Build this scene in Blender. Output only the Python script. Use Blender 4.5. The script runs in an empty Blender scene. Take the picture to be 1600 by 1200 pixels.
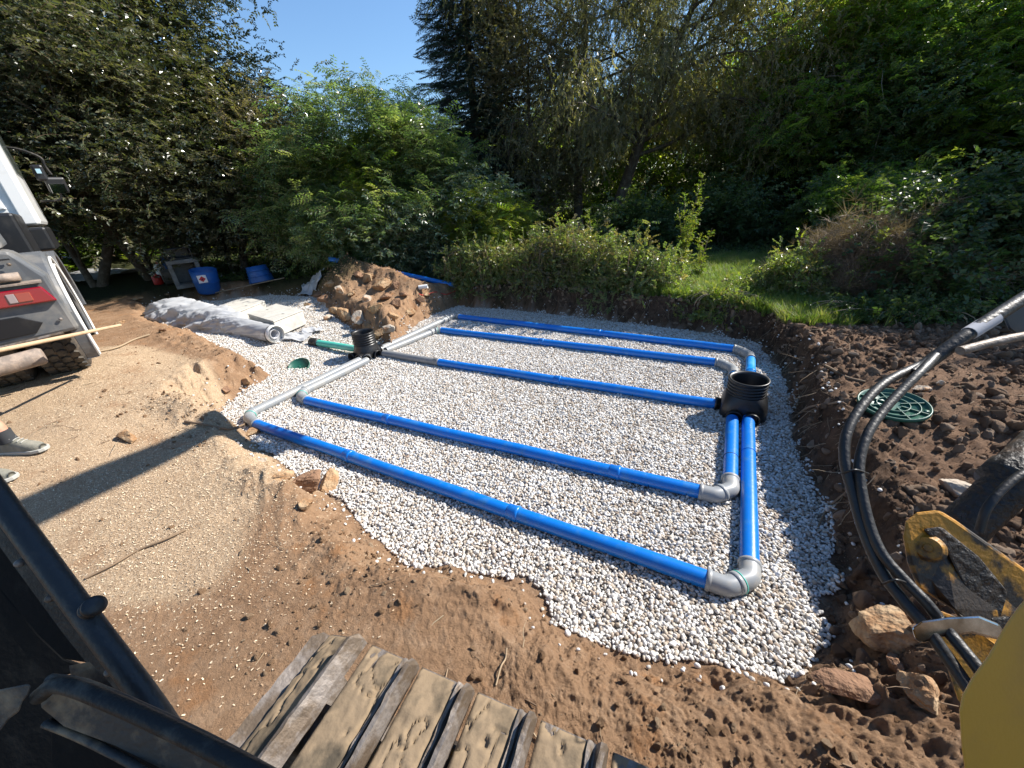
import bpy, math, random
import numpy as np
from mathutils import Vector, Matrix

# ------------------------------------------------------------------ camera, sky, sun, exposure
S = bpy.context.scene
C = S.collection
CAM_R = np.array([[0.88016195, -0.15520583, 0.44858232],
                  [0.47000011, 0.41724121, -0.77782367],
                  [-0.06644426, 0.89544454, 0.44018659]])
EYE = np.array([0.0, 0.0, 2.2])
FOC = 600.48
cd = bpy.data.cameras.new('camera')
cam = bpy.data.objects.new('camera', cd)
C.objects.link(cam)
cd.sensor_width = 36.0
cd.lens = 36.0 * FOC / 1600.0
cd.clip_start = 0.05
cd.clip_end = 2000.0
M4 = Matrix([list(CAM_R[i]) + [EYE[i]] for i in range(3)] + [[0, 0, 0, 1]])
cam.matrix_world = M4
S.camera = cam

SUN_AZ = math.atan2(0.45, 0.52)          # clockwise from +Y towards +X
SUN_EL = math.radians(38.6)
W = bpy.data.worlds.new('World')
S.world = W
W.use_nodes = True
wn = W.node_tree.nodes
wn.clear()
sky = wn.new('ShaderNodeTexSky')
sky.sky_type = 'NISHITA'
sky.sun_disc = False
sky.sun_elevation = SUN_EL
sky.sun_rotation = SUN_AZ
sky.altitude = 400
sky.air_density = 1.35
sky.dust_density = 0.0
sky.ozone_density = 7.0
bg = wn.new('ShaderNodeBackground')
bg.inputs['Strength'].default_value = 0.095
wo = wn.new('ShaderNodeOutputWorld')
W.node_tree.links.new(sky.outputs[0], bg.inputs[0])
W.node_tree.links.new(bg.outputs[0], wo.inputs[0])

sd = bpy.data.lights.new('sun', 'SUN')
sd.energy = 5.0
sd.angle = math.radians(0.53)
sd.color = (1.0, 0.945, 0.87)
sun = bpy.data.objects.new('sun', sd)
C.objects.link(sun)
SUN_DIR = Vector((math.sin(SUN_AZ) * math.cos(SUN_EL), math.cos(SUN_AZ) * math.cos(SUN_EL), math.sin(SUN_EL)))
sun.rotation_euler = SUN_DIR.to_track_quat('Z', 'Y').to_euler()
sun.location = (5, 6, 20)

S.view_settings.view_transform = 'Standard'
S.view_settings.look = 'None'
S.view_settings.exposure = 1.0
S.view_settings.gamma = 1.0
S.view_settings.use_curve_mapping = False
S.cycles.max_bounces = 8
S.cycles.transparent_max_bounces = 8
S.cycles.use_adaptive_sampling = True

# ------------------------------------------------------------------ noise
def _hash(ix, iy, seed):
    h = (ix.astype(np.int64) * 374761393 + iy.astype(np.int64) * 668265263 + seed * 1442695041) & 0xffffffff
    h = ((h ^ (h >> 13)) * 1274126177) & 0xffffffff
    h = h ^ (h >> 16)
    return (h & 0xffffff) / float(0xffffff)

def vnoise(x, y, seed=0):
    x = np.asarray(x, float); y = np.asarray(y, float)
    ix = np.floor(x); iy = np.floor(y)
    fx = x - ix; fy = y - iy
    fx = fx * fx * fx * (fx * (fx * 6 - 15) + 10)
    fy = fy * fy * fy * (fy * (fy * 6 - 15) + 10)
    a = _hash(ix, iy, seed); b = _hash(ix + 1, iy, seed)
    c = _hash(ix, iy + 1, seed); d = _hash(ix + 1, iy + 1, seed)
    return (a + (b - a) * fx + (c - a) * fy + (a - b - c + d) * fx * fy) * 2 - 1

def fbm(x, y, octs, seed=0, gain=0.5, lac=2.03):
    s = 0; a = 1.0; t = 0
    x = np.asarray(x, float); y = np.asarray(y, float)
    for o in range(octs):
        s = s + a * vnoise(x, y, seed + o * 17)
        t += a
        x, y = (x * 0.8 - y * 0.6) * lac, (x * 0.6 + y * 0.8) * lac
        a *= gain
    return s / t

def ridged(x, y, octs, seed=0):
    s = 0; a = 1.0; t = 0
    x = np.asarray(x, float); y = np.asarray(y, float)
    for o in range(octs):
        s = s + a * (1 - 2 * np.abs(vnoise(x, y, seed + o * 13)))
        t += a
        x, y = (x * 0.8 - y * 0.6) * 2.1, (x * 0.6 + y * 0.8) * 2.1
        a *= 0.55
    return s / t

def sstep(a, b, x):
    t = np.clip((x - a) / (b - a), 0, 1)
    return t * t * (3 - 2 * t)

# ------------------------------------------------------------------ survey: photo directions to places on a level
def ray(px, py):
    return CAM_R @ np.array([px - 800.0, 600.0 - py, -FOC])

def at(px, py, z=0.0):
    d = ray(px, py)
    return EYE + d * ((z - EYE[2]) / d[2])

def dep(px, py, d):
    return EYE + ray(px, py) / FOC * d

def far(px, dist, py=300):
    v = ray(px, py)[:2]
    return v / np.hypot(*v) * dist

def topz(px, py, dist):
    v = ray(px, py)
    return EYE[2] + v[2] / np.hypot(v[0], v[1]) * dist

# ------------------------------------------------------------------ terrain shape
_PIT = [(385, 668, .1), (440, 712, .12), (470, 735, .12), (530, 768, .12), (590, 828, .12), (640, 862, .12), (700, 868, .12),
        (760, 874, .12), (820, 885, .12), (850, 905, .12), (868, 950, .12), (930, 978, .12), (1000, 1000, .12), (1100, 1012, .12),
        (1160, 1020, .1), (1215, 1036, .1), (1250, 1020, .08), (1280, 990, .06), (1285, 935, .04), (1300, 900, .04), (1298, 850, .04), (1285, 790, .04),
        (1262, 745, .04), (1240, 700, .04), (1236, 640, .04), (1228, 600, .04), (1212, 565, .03), (1180, 536, .02),
        (1100, 519, .02), (1000, 507, .02), (900, 495, .02), (800, 484, .02), (715, 478, .02), (690, 487, .02),
        (655, 503, .03), (612, 545, .03), (585, 530, .05), (545, 512, .1), (520, 500, .15), (505, 482, .2), (475, 468, .28), (410, 462, .34),
        (330, 470, .36), (270, 470, .4), (245, 482, .4), (262, 503, .4), (330, 530, .34), (400, 560, .22), (425, 578, .12),
        (405, 598, .06), (370, 618, .06), (345, 640, .06), (350, 655, .08)]
PIT = np.array([at(x, y, z)[:2] for x, y, z in _PIT])

def pit_dist(x, y):
    """signed distance to the gravel outline, negative inside"""
    x = np.asarray(x, float); y = np.asarray(y, float)
    best = np.full(x.shape, 1e9)
    inside = np.zeros(x.shape, bool)
    n = len(PIT)
    for i in range(n):
        ax, ay = PIT[i]; bx, by = PIT[(i + 1) % n]
        dx, dy = bx - ax, by - ay
        t = np.clip(((x - ax) * dx + (y - ay) * dy) / (dx * dx + dy * dy), 0, 1)
        best = np.minimum(best, (x - ax - t * dx) ** 2 + (y - ay - t * dy) ** 2)
        cr = ((ay > y) != (by > y))
        with np.errstate(divide='ignore', invalid='ignore'):
            xi = (bx - ax) * (y - ay) / (by - ay + 1e-12) + ax
        inside ^= cr & (x < xi)
    d = np.sqrt(best)
    return np.where(inside, -d, d)

CTRL = np.array([(-8, 0, .8), (-5.2, .4, .6), (-4, 1.5, .36), (-4.6, 2.2, .34), (-2, 1, .31), (0, 1, .29), (0, .3, .3), (1.2, 1.5, .36), (1.2, 2.5, .42),
                 (1.5, 4, .5), (2.5, 3, .5), (3.5, 5, .55), (1, 6.6, .42), (-2, 7, .47), (-5, 7, .47), (-8, 6.6, .5), (-9, 3.6, .6),
                 (-6.3, 2.3, .5), (-6.8, 1.2, .74), (-12, 5, .66), (-15, 6, .85), (-20, 8, 1.1), (-5, 10, .6), (0, 10, .55), (3, 10, .7),
                 (0, 20, .95), (-10, 20, 1.0), (-20, -5, .7), (5, 0, .45), (0, -5, .35), (-30, 10, 1.2), (8, 20, 1.0), (10, 5, .7)])

def ground_level(x, y):
    num = 0; den = 0
    for cx, cy, cz in CTRL:
        w = 1.0 / ((x - cx) ** 2 + (y - cy) ** 2 + 0.25) ** 1.6
        num = num + w * cz; den = den + w
    g = num / den
    r = np.hypot(x, y)
    g = g + (1.0 - g) * sstep(25, 70, r)
    return g

MOUND = [(at(550, 442, .6)[:2], .38, .74, .46), (at(615, 456, .42)[:2], .29, .62, .42), (at(525, 470, .35)[:2], .20, .55, .4),
         (at(675, 465, .35)[:2], .14, .7, .3)]
RIDGES = [(at(1430, 580, .55)[:2], .12, .5, .35), (at(1290, 560, .5)[:2], .1, .35, .3), (at(1320, 690, .5)[:2], .07, .3, .5),
          (at(1550, 640, .55)[:2], .08, .8, .5), (at(1310, 895, .3)[:2], .1, .2, .16), (at(1290, 1010, .3)[:2], .07, .22, .12),
          (at(290, 460, .55)[:2], .12, .9, .3), (at(240, 480, .5)[:2], .1, .6, .35), (at(400, 455, .5)[:2], .07, .9, .25),
          (at(290, 640, .42)[:2], .1, .35, .22), (at(390, 590, .3)[:2], .1, .35, .25), (at(440, 745, .32)[:2], .05, .3, .15),
          (far(505, 10.6), .34, 1.3, .5), (at(850, 1080, .3)[:2], .03, .2, .2), (at(1120, 1030, .3)[:2], .06, .35, .1), (at(925, 965, .3)[:2], .04, .2, .1)]

LEFT_BANK = [(*at(385, 590, .3)[:2], .5, .45), (*at(300, 545, .4)[:2], .8, .35), (*at(330, 640, .35)[:2], .5, .3), (*at(240, 475, .5)[:2], 1.3, .5), (*at(440, 745, .3)[:2], .35, .3)]

def terrain(x, y, fine=True):
    x = np.asarray(x, float); y = np.asarray(y, float)
    d = pit_dist(x, y)
    d = d + 0.05 * fbm(x * 3.1, y * 3.1, 3, 5) + 0.025 * vnoise(x * 12, y * 12, 9)
    jag = sstep(-4.3, -5.0, x) + sstep(.4, .8, x) + .5 * sstep(5.4, 5.9, y)
    d = d + np.clip(jag, 0, 1) * (d > 0.01) * (.10 * fbm(x * 4.1, y * 4.1, 4, 7, .6) + .05 * ridged(x * 9, y * 9, 2, 8)) * np.clip(d / .12, 0, 1)
    G = ground_level(x, y)
    for (cx, cy), a, sx, sy in MOUND + RIDGES:
        G = G + a * np.exp(-(((x - cx) / sx) ** 2 + ((y - cy) / sy) ** 2))
    F = 0.34 * sstep(5.3, 8.2, -x)
    # how wide the bank is: gentle in front, steep at the back and to the right
    front = sstep(2.6, 1.9, y) * sstep(-6, -3.5, x)
    wd = 0.14 + 0.24 * front + 0.06 * sstep(.3, .9, x) + 0.32 * sstep(-4.8, -5.3, x)
    k = np.clip(d / wd, 0, 1)
    k = k * k * (3 - 2 * k)
    z = F + (G - F) * k
    out = sstep(0.0, 0.15, d)
    if fine:
        r = np.hypot(x, y)
        rough = np.clip(0.20 + 0.75 * sstep(0.6, 0.0, d) + 0.8 * sstep(.4, 1.2, x) * sstep(9, 6, y)
                        + 1.0 * np.clip(sum(np.exp(-(((x - c[0]) / (sx * 1.4)) ** 2 + ((y - c[1]) / (sy * 1.4)) ** 2)) for c, a, sx, sy in MOUND[:3]), 0, 1)
                        + 0.35 * sstep(-1.6, .4, x) * sstep(2.3, 1.2, y), 0.2, 1.9)
        z = z + out * rough * (0.030 * ridged(x * 2.3, y * 2.3, 3, 31) + 0.012 * fbm(x * 6, y * 6, 3, 41) - 0.016 * ridged(x * 6.5, y * 6.5, 5, 43) - 0.008 * ridged(x * 19, y * 19, 3, 51)
                               + 0.007 * vnoise(x * 55, y * 55, 61) + 0.004 * vnoise(x * 120, y * 120, 63))
        near_bank = sstep(.9, .15, d) * sstep(.0, .1, d)
        crag = ridged(x * 4.3, y * 4.3, 4, 71)
        z = z + near_bank * .045 * crag * (r < 14)
        tear = sstep(.10, .0, np.abs(fbm(x * 2.2 + y, y * 1.5, 4, 77))) * sstep(-.1, .4, fbm(x * 1.1, y * 1.1, 2, 79))
        z = z - out * .04 * tear * sstep(1.0, 1.3, rough) * (r < 9)
        lb = sum(np.exp(-(((x - q[0]) / q[2]) ** 2 + ((y - q[1]) / q[3]) ** 2)) for q in LEFT_BANK)
        z = z + out * np.clip(lb, 0, 1) * (.075 * ridged(x * 3.7, y * 3.7, 4, 171) + .03 * np.abs(fbm(x * 13, y * 13, 3, 175)))
        hp = np.clip(sum(np.exp(-(((x - c[0]) / (sx * 1.3)) ** 2 + ((y - c[1]) / (sy * 1.3)) ** 2)) for c, a, sx, sy in MOUND[:3]), 0, 1)
        z = z + hp * (.085 * ridged(x * 2.9, y * 2.9, 4, 87) + .035 * ridged(x * 9, y * 9, 3, 89))
        z = z + (1 - out) * (0.012 * fbm(x * 2.2, y * 2.2, 3, 81) + 0.004 * vnoise(x * 20, y * 20, 83))
    return z

def tz(x, y):
    return float(terrain(np.array([x]), np.array([y]))[0])

def near_z(x, y):
    return terrain(x, y)

def hit(px, py):
    """where a direction meets the ground"""
    d = ray(px, py)
    t0, t1 = (1.3 - EYE[2]) / d[2], (-.05 - EYE[2]) / d[2]
    for n in (120, 30):
        t = np.linspace(t0, t1, n)
        P = EYE + t[:, None] * d
        under = np.nonzero(P[:, 2] <= terrain(P[:, 0], P[:, 1]))[0]
        k = max(1, int(under[0])) if len(under) else n - 1
        t0, t1 = t[k - 1], t[k]
    return EYE + d * t1

# ------------------------------------------------------------------ materials
def mat(name, base=(.5, .5, .5), rough=.6, metal=0.0, spec=0.5, noise=None, bump=None, coat=0.0, trans=0.0, rnd=None, sub=0.0):
    """noise = (scale, other colour, low, high); bump = (scale, distance); rnd = list of colours picked per instance"""
    m = bpy.data.materials.new(name)
    m.use_nodes = True
    nt = m.node_tree; n = nt.nodes; l = nt.links
    b = n['Principled BSDF']
    b.inputs['Base Color'].default_value = (*base, 1)
    b.inputs['Roughness'].default_value = rough
    b.inputs['Metallic'].default_value = metal
    b.inputs['Specular IOR Level'].default_value = spec
    b.inputs['Coat Weight'].default_value = coat
    tc = n.new('ShaderNodeTexCoord')
    col = None
    if rnd:
        oi = n.new('ShaderNodeObjectInfo')
        cr = n.new('ShaderNodeValToRGB')
        cr.color_ramp.interpolation = 'LINEAR'
        while len(cr.color_ramp.elements) < len(rnd):
            cr.color_ramp.elements.new(0.5)
        for i, c in enumerate(rnd):
            cr.color_ramp.elements[i].position = i / (len(rnd) - 1)
            cr.color_ramp.elements[i].color = (*c, 1)
        l.new(oi.outputs['Random'], cr.inputs[0])
        col = cr.outputs[0]
    if noise:
        sc, oc, lo, hi = noise
        t = n.new('ShaderNodeTexNoise')
        t.inputs['Scale'].default_value = sc
        t.inputs['Detail'].default_value = 8
        t.inputs['Roughness'].default_value = 0.62
        l.new(tc.outputs['Object'], t.inputs['Vector'])
        mr = n.new('ShaderNodeMapRange')
        mr.inputs['From Min'].default_value = lo
        mr.inputs['From Max'].default_value = hi
        l.new(t.outputs['Fac'], mr.inputs['Value'])
        mx = n.new('ShaderNodeMix'); mx.data_type = 'RGBA'
        l.new(mr.outputs[0], mx.inputs['Factor'])
        if col is not None:
            l.new(col, mx.inputs['A'])
        else:
            mx.inputs['A'].default_value = (*base, 1)
        mx.inputs['B'].default_value = (*oc, 1)
        col = mx.outputs['Result']
    if col is not None:
        l.new(col, b.inputs['Base Color'])
    if bump:
        t2 = n.new('ShaderNodeTexNoise')
        t2.inputs['Scale'].default_value = bump[0]
        t2.inputs['Detail'].default_value = 6
        l.new(tc.outputs['Object'], t2.inputs['Vector'])
        bp = n.new('ShaderNodeBump')
        bp.inputs['Distance'].default_value = bump[1]
        l.new(t2.outputs['Fac'], bp.inputs['Height'])
        l.new(bp.outputs[0], b.inputs['Normal'])
    if trans > 0:
        out = n['Material Output']
        tr = n.new('ShaderNodeBsdfTranslucent')
        mixs = n.new('ShaderNodeMixShader')
        mixs.inputs[0].default_value = trans
        g = n.new('ShaderNodeMix'); g.data_type = 'RGBA'; g.blend_type = 'MULTIPLY'
        g.inputs['Factor'].default_value = 1.0
        if col is not None:
            l.new(col, g.inputs['A'])
        else:
            g.inputs['A'].default_value = (*base, 1)
        g.inputs['B'].default_value = (1.9, 2.0, 0.7, 1) if sub == 0 else (1, 1, 1, 1)
        l.new(g.outputs['Result'], tr.inputs['Color'])
        l.new(b.outputs[0], mixs.inputs[1]); l.new(tr.outputs[0], mixs.inputs[2])
        l.new(mixs.outputs[0], out.inputs['Surface'])
    return m

def soil_material():
    m = bpy.data.materials.new('soil')
    m.use_nodes = True
    nt = m.node_tree; n = nt.nodes; l = nt.links
    b = n['Principled BSDF']
    b.inputs['Roughness'].default_value = 0.95
    b.inputs['Specular IOR Level'].default_value = 0.15
    g = n.new('ShaderNodeNewGeometry')
    pos = g.outputs['Position']
    def noise(scale, detail=8, rough=.6, dist=0):
        t = n.new('ShaderNodeTexNoise')
        t.inputs['Scale'].default_value = scale; t.inputs['Detail'].default_value = detail
        t.inputs['Roughness'].default_value = rough; t.inputs['Distortion'].default_value = dist
        l.new(pos, t.inputs['Vector'])
        return t.outputs['Fac']
    def rng(v, a, c, lo=0.0, hi=1.0):
        r = n.new('ShaderNodeMapRange')
        r.inputs['From Min'].default_value = a; r.inputs['From Max'].default_value = c
        r.inputs['To Min'].default_value = lo; r.inputs['To Max'].default_value = hi
        l.new(v, r.inputs['Value']); return r.outputs[0]
    def mix(f, a, c):
        x = n.new('ShaderNodeMix'); x.data_type = 'RGBA'
        for s_, v in (('Factor', f), ('A', a), ('B', c)):
            if isinstance(v, tuple): x.inputs[s_].default_value = (*v, 1)
            elif isinstance(v, float): x.inputs[s_].default_value = v
            else: l.new(v, x.inputs[s_])
        return x.outputs['Result']
    def mul(a, c):
        x = n.new('ShaderNodeMath'); x.operation = 'MULTIPLY'
        l.new(a, x.inputs[0]); l.new(c, x.inputs[1]); return x.outputs[0]
    at_ = n.new('ShaderNodeAttribute'); at_.attribute_name = 'kind_of_ground'
    sep = n.new('ShaderNodeSeparateColor'); l.new(at_.outputs['Color'], sep.inputs[0])
    dry, wet, litter = sep.outputs[0], sep.outputs[1], sep.outputs[2]
    base = mix(rng(noise(1.6), .35, .65), (.255, .153, .087), (.325, .203, .118))
    base = mix(rng(noise(9, 8, .7), .5, .72), base, (.39, .262, .165))
    base = mix(rng(noise(26, 6, .7), .55, .8), base, (.15, .09, .055))
    base = mix(rng(noise(4.2, 5), .58, .7), base, (.31, .165, .08))
    damp = mix(rng(noise(7, 8, .7), .4, .7), (.145, .086, .053), (.26, .162, .10))
    base = mix(wet, base, damp)
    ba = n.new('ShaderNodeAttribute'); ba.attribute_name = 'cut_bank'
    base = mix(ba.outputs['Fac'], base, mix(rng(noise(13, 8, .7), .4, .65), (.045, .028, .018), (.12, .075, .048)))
    ga = n.new('ShaderNodeAttribute'); ga.attribute_name = 'gravel_fines'
    base = mix(ga.outputs['Fac'], base, (.36, .335, .295))
    tan = mix(rng(noise(170, 3, .6), .42, .6), (.35, .235, .14), (.60, .46, .31))
    tan = mix(rng(noise(2.4, 5), .55, .75), tan, (.34, .21, .12))
    base = mix(mul(dry, rng(noise(30, 4), .3, .5, .55, 1.)), base, tan)
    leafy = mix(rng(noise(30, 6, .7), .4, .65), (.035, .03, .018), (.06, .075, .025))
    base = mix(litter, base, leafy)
    l.new(base, b.inputs['Base Color'])
    bp = n.new('ShaderNodeBump'); bp.inputs['Distance'].default_value = 0.006; bp.inputs['Strength'].default_value = 1.0
    l.new(noise(120, 6, .7), bp.inputs['Height'])
    bp2 = n.new('ShaderNodeBump'); bp2.inputs['Distance'].default_value = 0.028; bp2.inputs['Strength'].default_value = .9
    l.new(noise(34, 10, .78, .6), bp2.inputs['Height'])
    l.new(bp.outputs[0], bp2.inputs['Normal'])
    l.new(bp2.outputs[0], b.inputs['Normal'])
    return m

MT = {}
MT['soil'] = soil_material()
MT['pebble'] = mat('pebble', (.6, .57, .53), .8, noise=(60, (.44, .42, .39), .45, .85), rnd=[(.36, .34, .31), (.56, .54, .5), (.66, .64, .6), (.73, .72, .69), (.46, .43, .39), (.69, .67, .63), (.57, .52, .46)])
MT['pebble_dusty'] = mat('pebble_dusty', (.4, .3, .2), .9, rnd=[(.3, .24, .18), (.4, .34, .27), (.5, .44, .36), (.26, .19, .14)])
MT['clod'] = mat('clod', (.28, .16, .09), .95, spec=.1, bump=(60, .01), rnd=[(.23, .14, .08), (.28, .175, .10), (.33, .215, .13), (.4, .29, .19)])
MT['clod_dark'] = mat('clod_dark', (.17, .1, .06), .95, spec=.1, bump=(60, .01), rnd=[(.14, .088, .056), (.2, .13, .085), (.26, .175, .115), (.34, .25, .18)])
MT['chip'] = mat('chip', (.55, .42, .28), .9, rnd=[(.3, .2, .12), (.6, .45, .29), (.72, .6, .43), (.5, .36, .22)])
MT['rock_tan'] = mat('rock_tan', (.30, .17, .085), .9, spec=.2, noise=(9, (.42, .3, .18), .42, .62), bump=(25, .03))
MT['rock_red'] = mat('rock_red', (.2, .115, .07), .9, spec=.2, noise=(9, (.33, .2, .12), .45, .65), bump=(30, .03))
MT['rock_white'] = mat('rock_white', (.4, .34, .27), .85, spec=.2, noise=(6, (.38, .22, .12), .5, .6), bump=(25, .02))
MT['blue'] = mat('blue_plastic', (.003, .15, .55), .3, spec=.5, noise=(11, (.05, .2, .44), .5, .78), bump=(40, .0008))
MT['bluelight'] = mat('pale_blue_plastic', (.01, .25, .7), .3, noise=(4, (.12, .42, .7), .5, .8))
MT['tub'] = mat('tub_blue', (.012, .09, .33), .45, noise=(5, (.05, .12, .27), .5, .8))
MT['grey'] = mat('grey_pvc', (.24, .255, .265), .4, noise=(9, (.34, .32, .28), .48, .75))
MT['darkgrey'] = mat('dark_grey_pvc', (.2, .205, .21), .45, noise=(5, (.28, .27, .25), .5, .8))
MT['teal'] = mat('teal_plastic', (.08, .47, .38), .35, noise=(5, (.25, .52, .42), .5, .8))
MT['black'] = mat('black_plastic', (.012, .012, .013), .4, noise=(5, (.05, .045, .04), .55, .85))
MT['rubber'] = mat('rubber', (.012, .012, .012), .5, noise=(14, (.055, .046, .036), .55, .8), bump=(90, .002))
MT['slot'] = mat('slot_dark', (.01, .015, .04), .9)
MT['green'] = mat('green_plastic', (.014, .09, .06), .42, noise=(6, (.05, .11, .075), .5, .8))
MT['film'] = mat('plastic_film', (.55, .56, .57), .3, spec=.6, noise=(5, (.5, .5, .5), .4, .7), trans=.25, sub=1)
MT['cardboard'] = mat('cardboard', (.4, .4, .42), .8)
MT['concrete'] = mat('concrete', (.52, .5, .45), .9, spec=.2, noise=(6, (.4, .38, .34), .4, .7), bump=(120, .004))
MT['concrete_dark'] = mat('concrete_dark', (.2, .2, .19), .9, spec=.2, noise=(6, (.13, .13, .12), .4, .7), bump=(120, .004))
MT['yellow'] = mat('machine_yellow', (.44, .22, .014), .45, noise=(5, (.36, .18, .025), .5, .75), bump=(200, .0003), coat=.1)
MT['yellow_dirty'] = mat('machine_yellow_dirty', (.40, .185, .016), .55, noise=(6, (.03, .022, .016), .46, .53), bump=(90, .003))
MT['steel'] = mat('worn_steel', (.22, .19, .165), .6, .35, noise=(16, (.12, .088, .06), .42, .6), bump=(60, .004))
MT['bright_steel'] = mat('bright_steel', (.55, .56, .58), .25, 1.0, noise=(8, (.2, .18, .16), .5, .7))
MT['mud'] = mat('dried_mud', (.23, .17, .108), .95, spec=.1, noise=(4.5, (.085, .07, .05), .48, .6), bump=(22, .006))
MT['grease'] = mat('black_grease', (.018, .014, .011), .55, noise=(12, (.08, .05, .03), .5, .7), bump=(40, .02))
MT['cabframe'] = mat('cab_frame_black', (.010, .010, .0095), .55, spec=.3, noise=(15, (.07, .062, .048), .5, .7), bump=(160, .002))
MT['cabdark'] = mat('cab_inner_black', (.007, .007, .0068), .85, spec=.12, noise=(9, (.03, .027, .022), .55, .8), bump=(60, .002))
MT['seal'] = mat('dusty_window_seal', (.03, .029, .026), .6, noise=(9, (.2, .145, .085), .5, .62), bump=(80, .003))
MT['glassdark'] = mat('tinted_panel', (.035, .045, .042), .15, noise=(3, (.09, .1, .09), .4, .7))
MT['truckgrey'] = mat('truck_grey_plastic', (.10, .105, .11), .42, noise=(4, (.24, .22, .19), .45, .75), bump=(200, .0006))
MT['truckwhite'] = mat('truck_white_paint', (.68, .68, .66), .35, noise=(3, (.55, .53, .48), .5, .8), coat=.3)
MT['lampred'] = mat('tail_lamp_red', (.24, .002, .006), .12, coat=.6)
MT['lamporange'] = mat('tail_lamp_orange', (.3, .05, .02), .15, coat=.6)
MT['lampwhite'] = mat('tail_lamp_clear', (.3, .22, .2), .15, coat=.6)
MT['tyre'] = mat('tyre_rubber', (.035, .034, .033), .8, noise=(12, (.14, .11, .08), .42, .7), bump=(60, .003))
MT['tyretread'] = mat('tyre_tread', (.035, .033, .03), .85, noise=(12, (.12, .1, .075), .46, .7), bump=(60, .003))
MT['dirtymetal'] = mat('dirty_metal', (.2, .16, .13), .7, noise=(14, (.34, .26, .2), .45, .65), bump=(50, .004))
MT['wood'] = mat('pale_wood', (.47, .33, .2), .65, noise=(12, (.3, .2, .12), .5, .8))
MT['oldwood'] = mat('weathered_wood', (.2, .15, .1), .85, noise=(10, (.3, .25, .18), .4, .7))
MT['bark'] = mat('bark', (.09, .07, .05), .9, spec=.2, noise=(9, (.17, .15, .12), .45, .7), bump=(30, .02))
MT['bark_pale'] = mat('bark_pale', (.17, .15, .115), .9, spec=.2, noise=(9, (.27, .25, .2), .45, .7), bump=(30, .02))
MT['twig'] = mat('dry_twig', (.2, .13, .075), .9, rnd=[(.12, .075, .045), (.26, .18, .11), (.36, .28, .18)])
MT['skin'] = mat('skin', (.5, .26, .17), .55, noise=(30, (.42, .2, .13), .4, .7))
MT['sock'] = mat('sock', (.03, .032, .035), .9)
MT['shoe'] = mat('grey_shoe', (.17, .165, .13), .8, noise=(18, (.26, .24, .19), .4, .7), bump=(150, .002))
MT['sole'] = mat('sole', (.38, .37, .33), .8)
MT['cloth_navy'] = mat('navy_cloth', (.03, .04, .07), .9, bump=(40, .01))
MT['cloth_shirt'] = mat('grey_cloth', (.25, .26, .27), .9, bump=(40, .01))
MT['hair'] = mat('hair', (.05, .03, .02), .7, bump=(120, .01))
MT['red'] = mat('red_plastic', (.5, .02, .015), .5)
MT['white'] = mat('white_plastic', (.75, .74, .7), .5)
MT['wallwhite'] = mat('white_render', (.75, .74, .7), .9)
MT['roof'] = mat('roof_tile', (.3, .12, .07), .8)
MT['mirror'] = mat('mirror_glass', (.8, .82, .85), .05, 1.0)
MT['labelwhite'] = mat('sticker_white', (.75, .72, .72), .5)
MT['labelred'] = mat('sticker_red', (.5, .02, .03), .5)
MT['stone_dust'] = mat('stone_dust', (.46, .43, .4), .95, noise=(6, (.3, .27, .23), .4, .7), bump=(60, .01))

def leafmat(name, cols, trans=.4, rough=.42, spec=.5):
    return mat(name, cols[0], rough, spec=spec, rnd=cols, trans=trans)
MT['leaf_dark'] = leafmat('leaf_dark', [(0.038, 0.054, 0.026), (0.061, 0.074, 0.036), (0.092, 0.100, 0.051), (0.154, 0.147, 0.090)], .3, .3, .8)
MT['leaf_brown'] = leafmat('leaf_brownish', [(0.096, 0.079, 0.051), (0.115, 0.113, 0.058), (0.134, 0.128, 0.070), (0.179, 0.147, 0.102)], .4, .32, .7)
MT['leaf_ash'] = leafmat('leaf_ash', [(0.077, 0.128, 0.058), (0.109, 0.173, 0.074), (0.154, 0.218, 0.102), (0.256, 0.282, 0.128)], .5, .27, 1.0)
MT['leaf_silver'] = leafmat('leaf_silver', [(0.064, 0.109, 0.058), (0.102, 0.154, 0.083), (0.179, 0.218, 0.141)], .3, .28, .9)
MT['leaf_yellow'] = leafmat('leaf_yellow_green', [(0.090, 0.166, 0.026), (0.154, 0.218, 0.026), (0.230, 0.243, 0.038), (0.115, 0.179, 0.038)], .5)
MT['leaf_willow'] = leafmat('leaf_willow', [(0.104, 0.105, 0.051), (0.147, 0.147, 0.064), (0.190, 0.179, 0.085), (0.259, 0.216, 0.127)], .5, .3, .8)
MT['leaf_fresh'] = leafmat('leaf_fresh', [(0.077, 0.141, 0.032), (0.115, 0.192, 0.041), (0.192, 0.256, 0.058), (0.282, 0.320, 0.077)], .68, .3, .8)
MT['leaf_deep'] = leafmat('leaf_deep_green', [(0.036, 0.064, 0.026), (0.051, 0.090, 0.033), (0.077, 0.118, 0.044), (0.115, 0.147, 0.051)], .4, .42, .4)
MT['needle'] = leafmat('spruce_needle', [(0.018, 0.045, 0.031), (0.026, 0.061, 0.038), (0.038, 0.079, 0.049)], .1, .5)
MT['bramble'] = leafmat('bramble_leaf', [(0.090, 0.128, 0.041), (0.128, 0.179, 0.058), (0.179, 0.230, 0.077), (0.205, 0.160, 0.083), (0.154, 0.211, 0.070)], .45, .32, .7)
MT['grass'] = leafmat('grass_blade', [(0.081, 0.149, 0.025), (0.115, 0.196, 0.034), (0.172, 0.218, 0.057), (0.230, 0.207, 0.103)], .45, .5)
MT['straw'] = leafmat('straw', [(0.115, 0.081, 0.057), (0.196, 0.138, 0.098), (0.299, 0.218, 0.149)], .15, .8)

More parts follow.
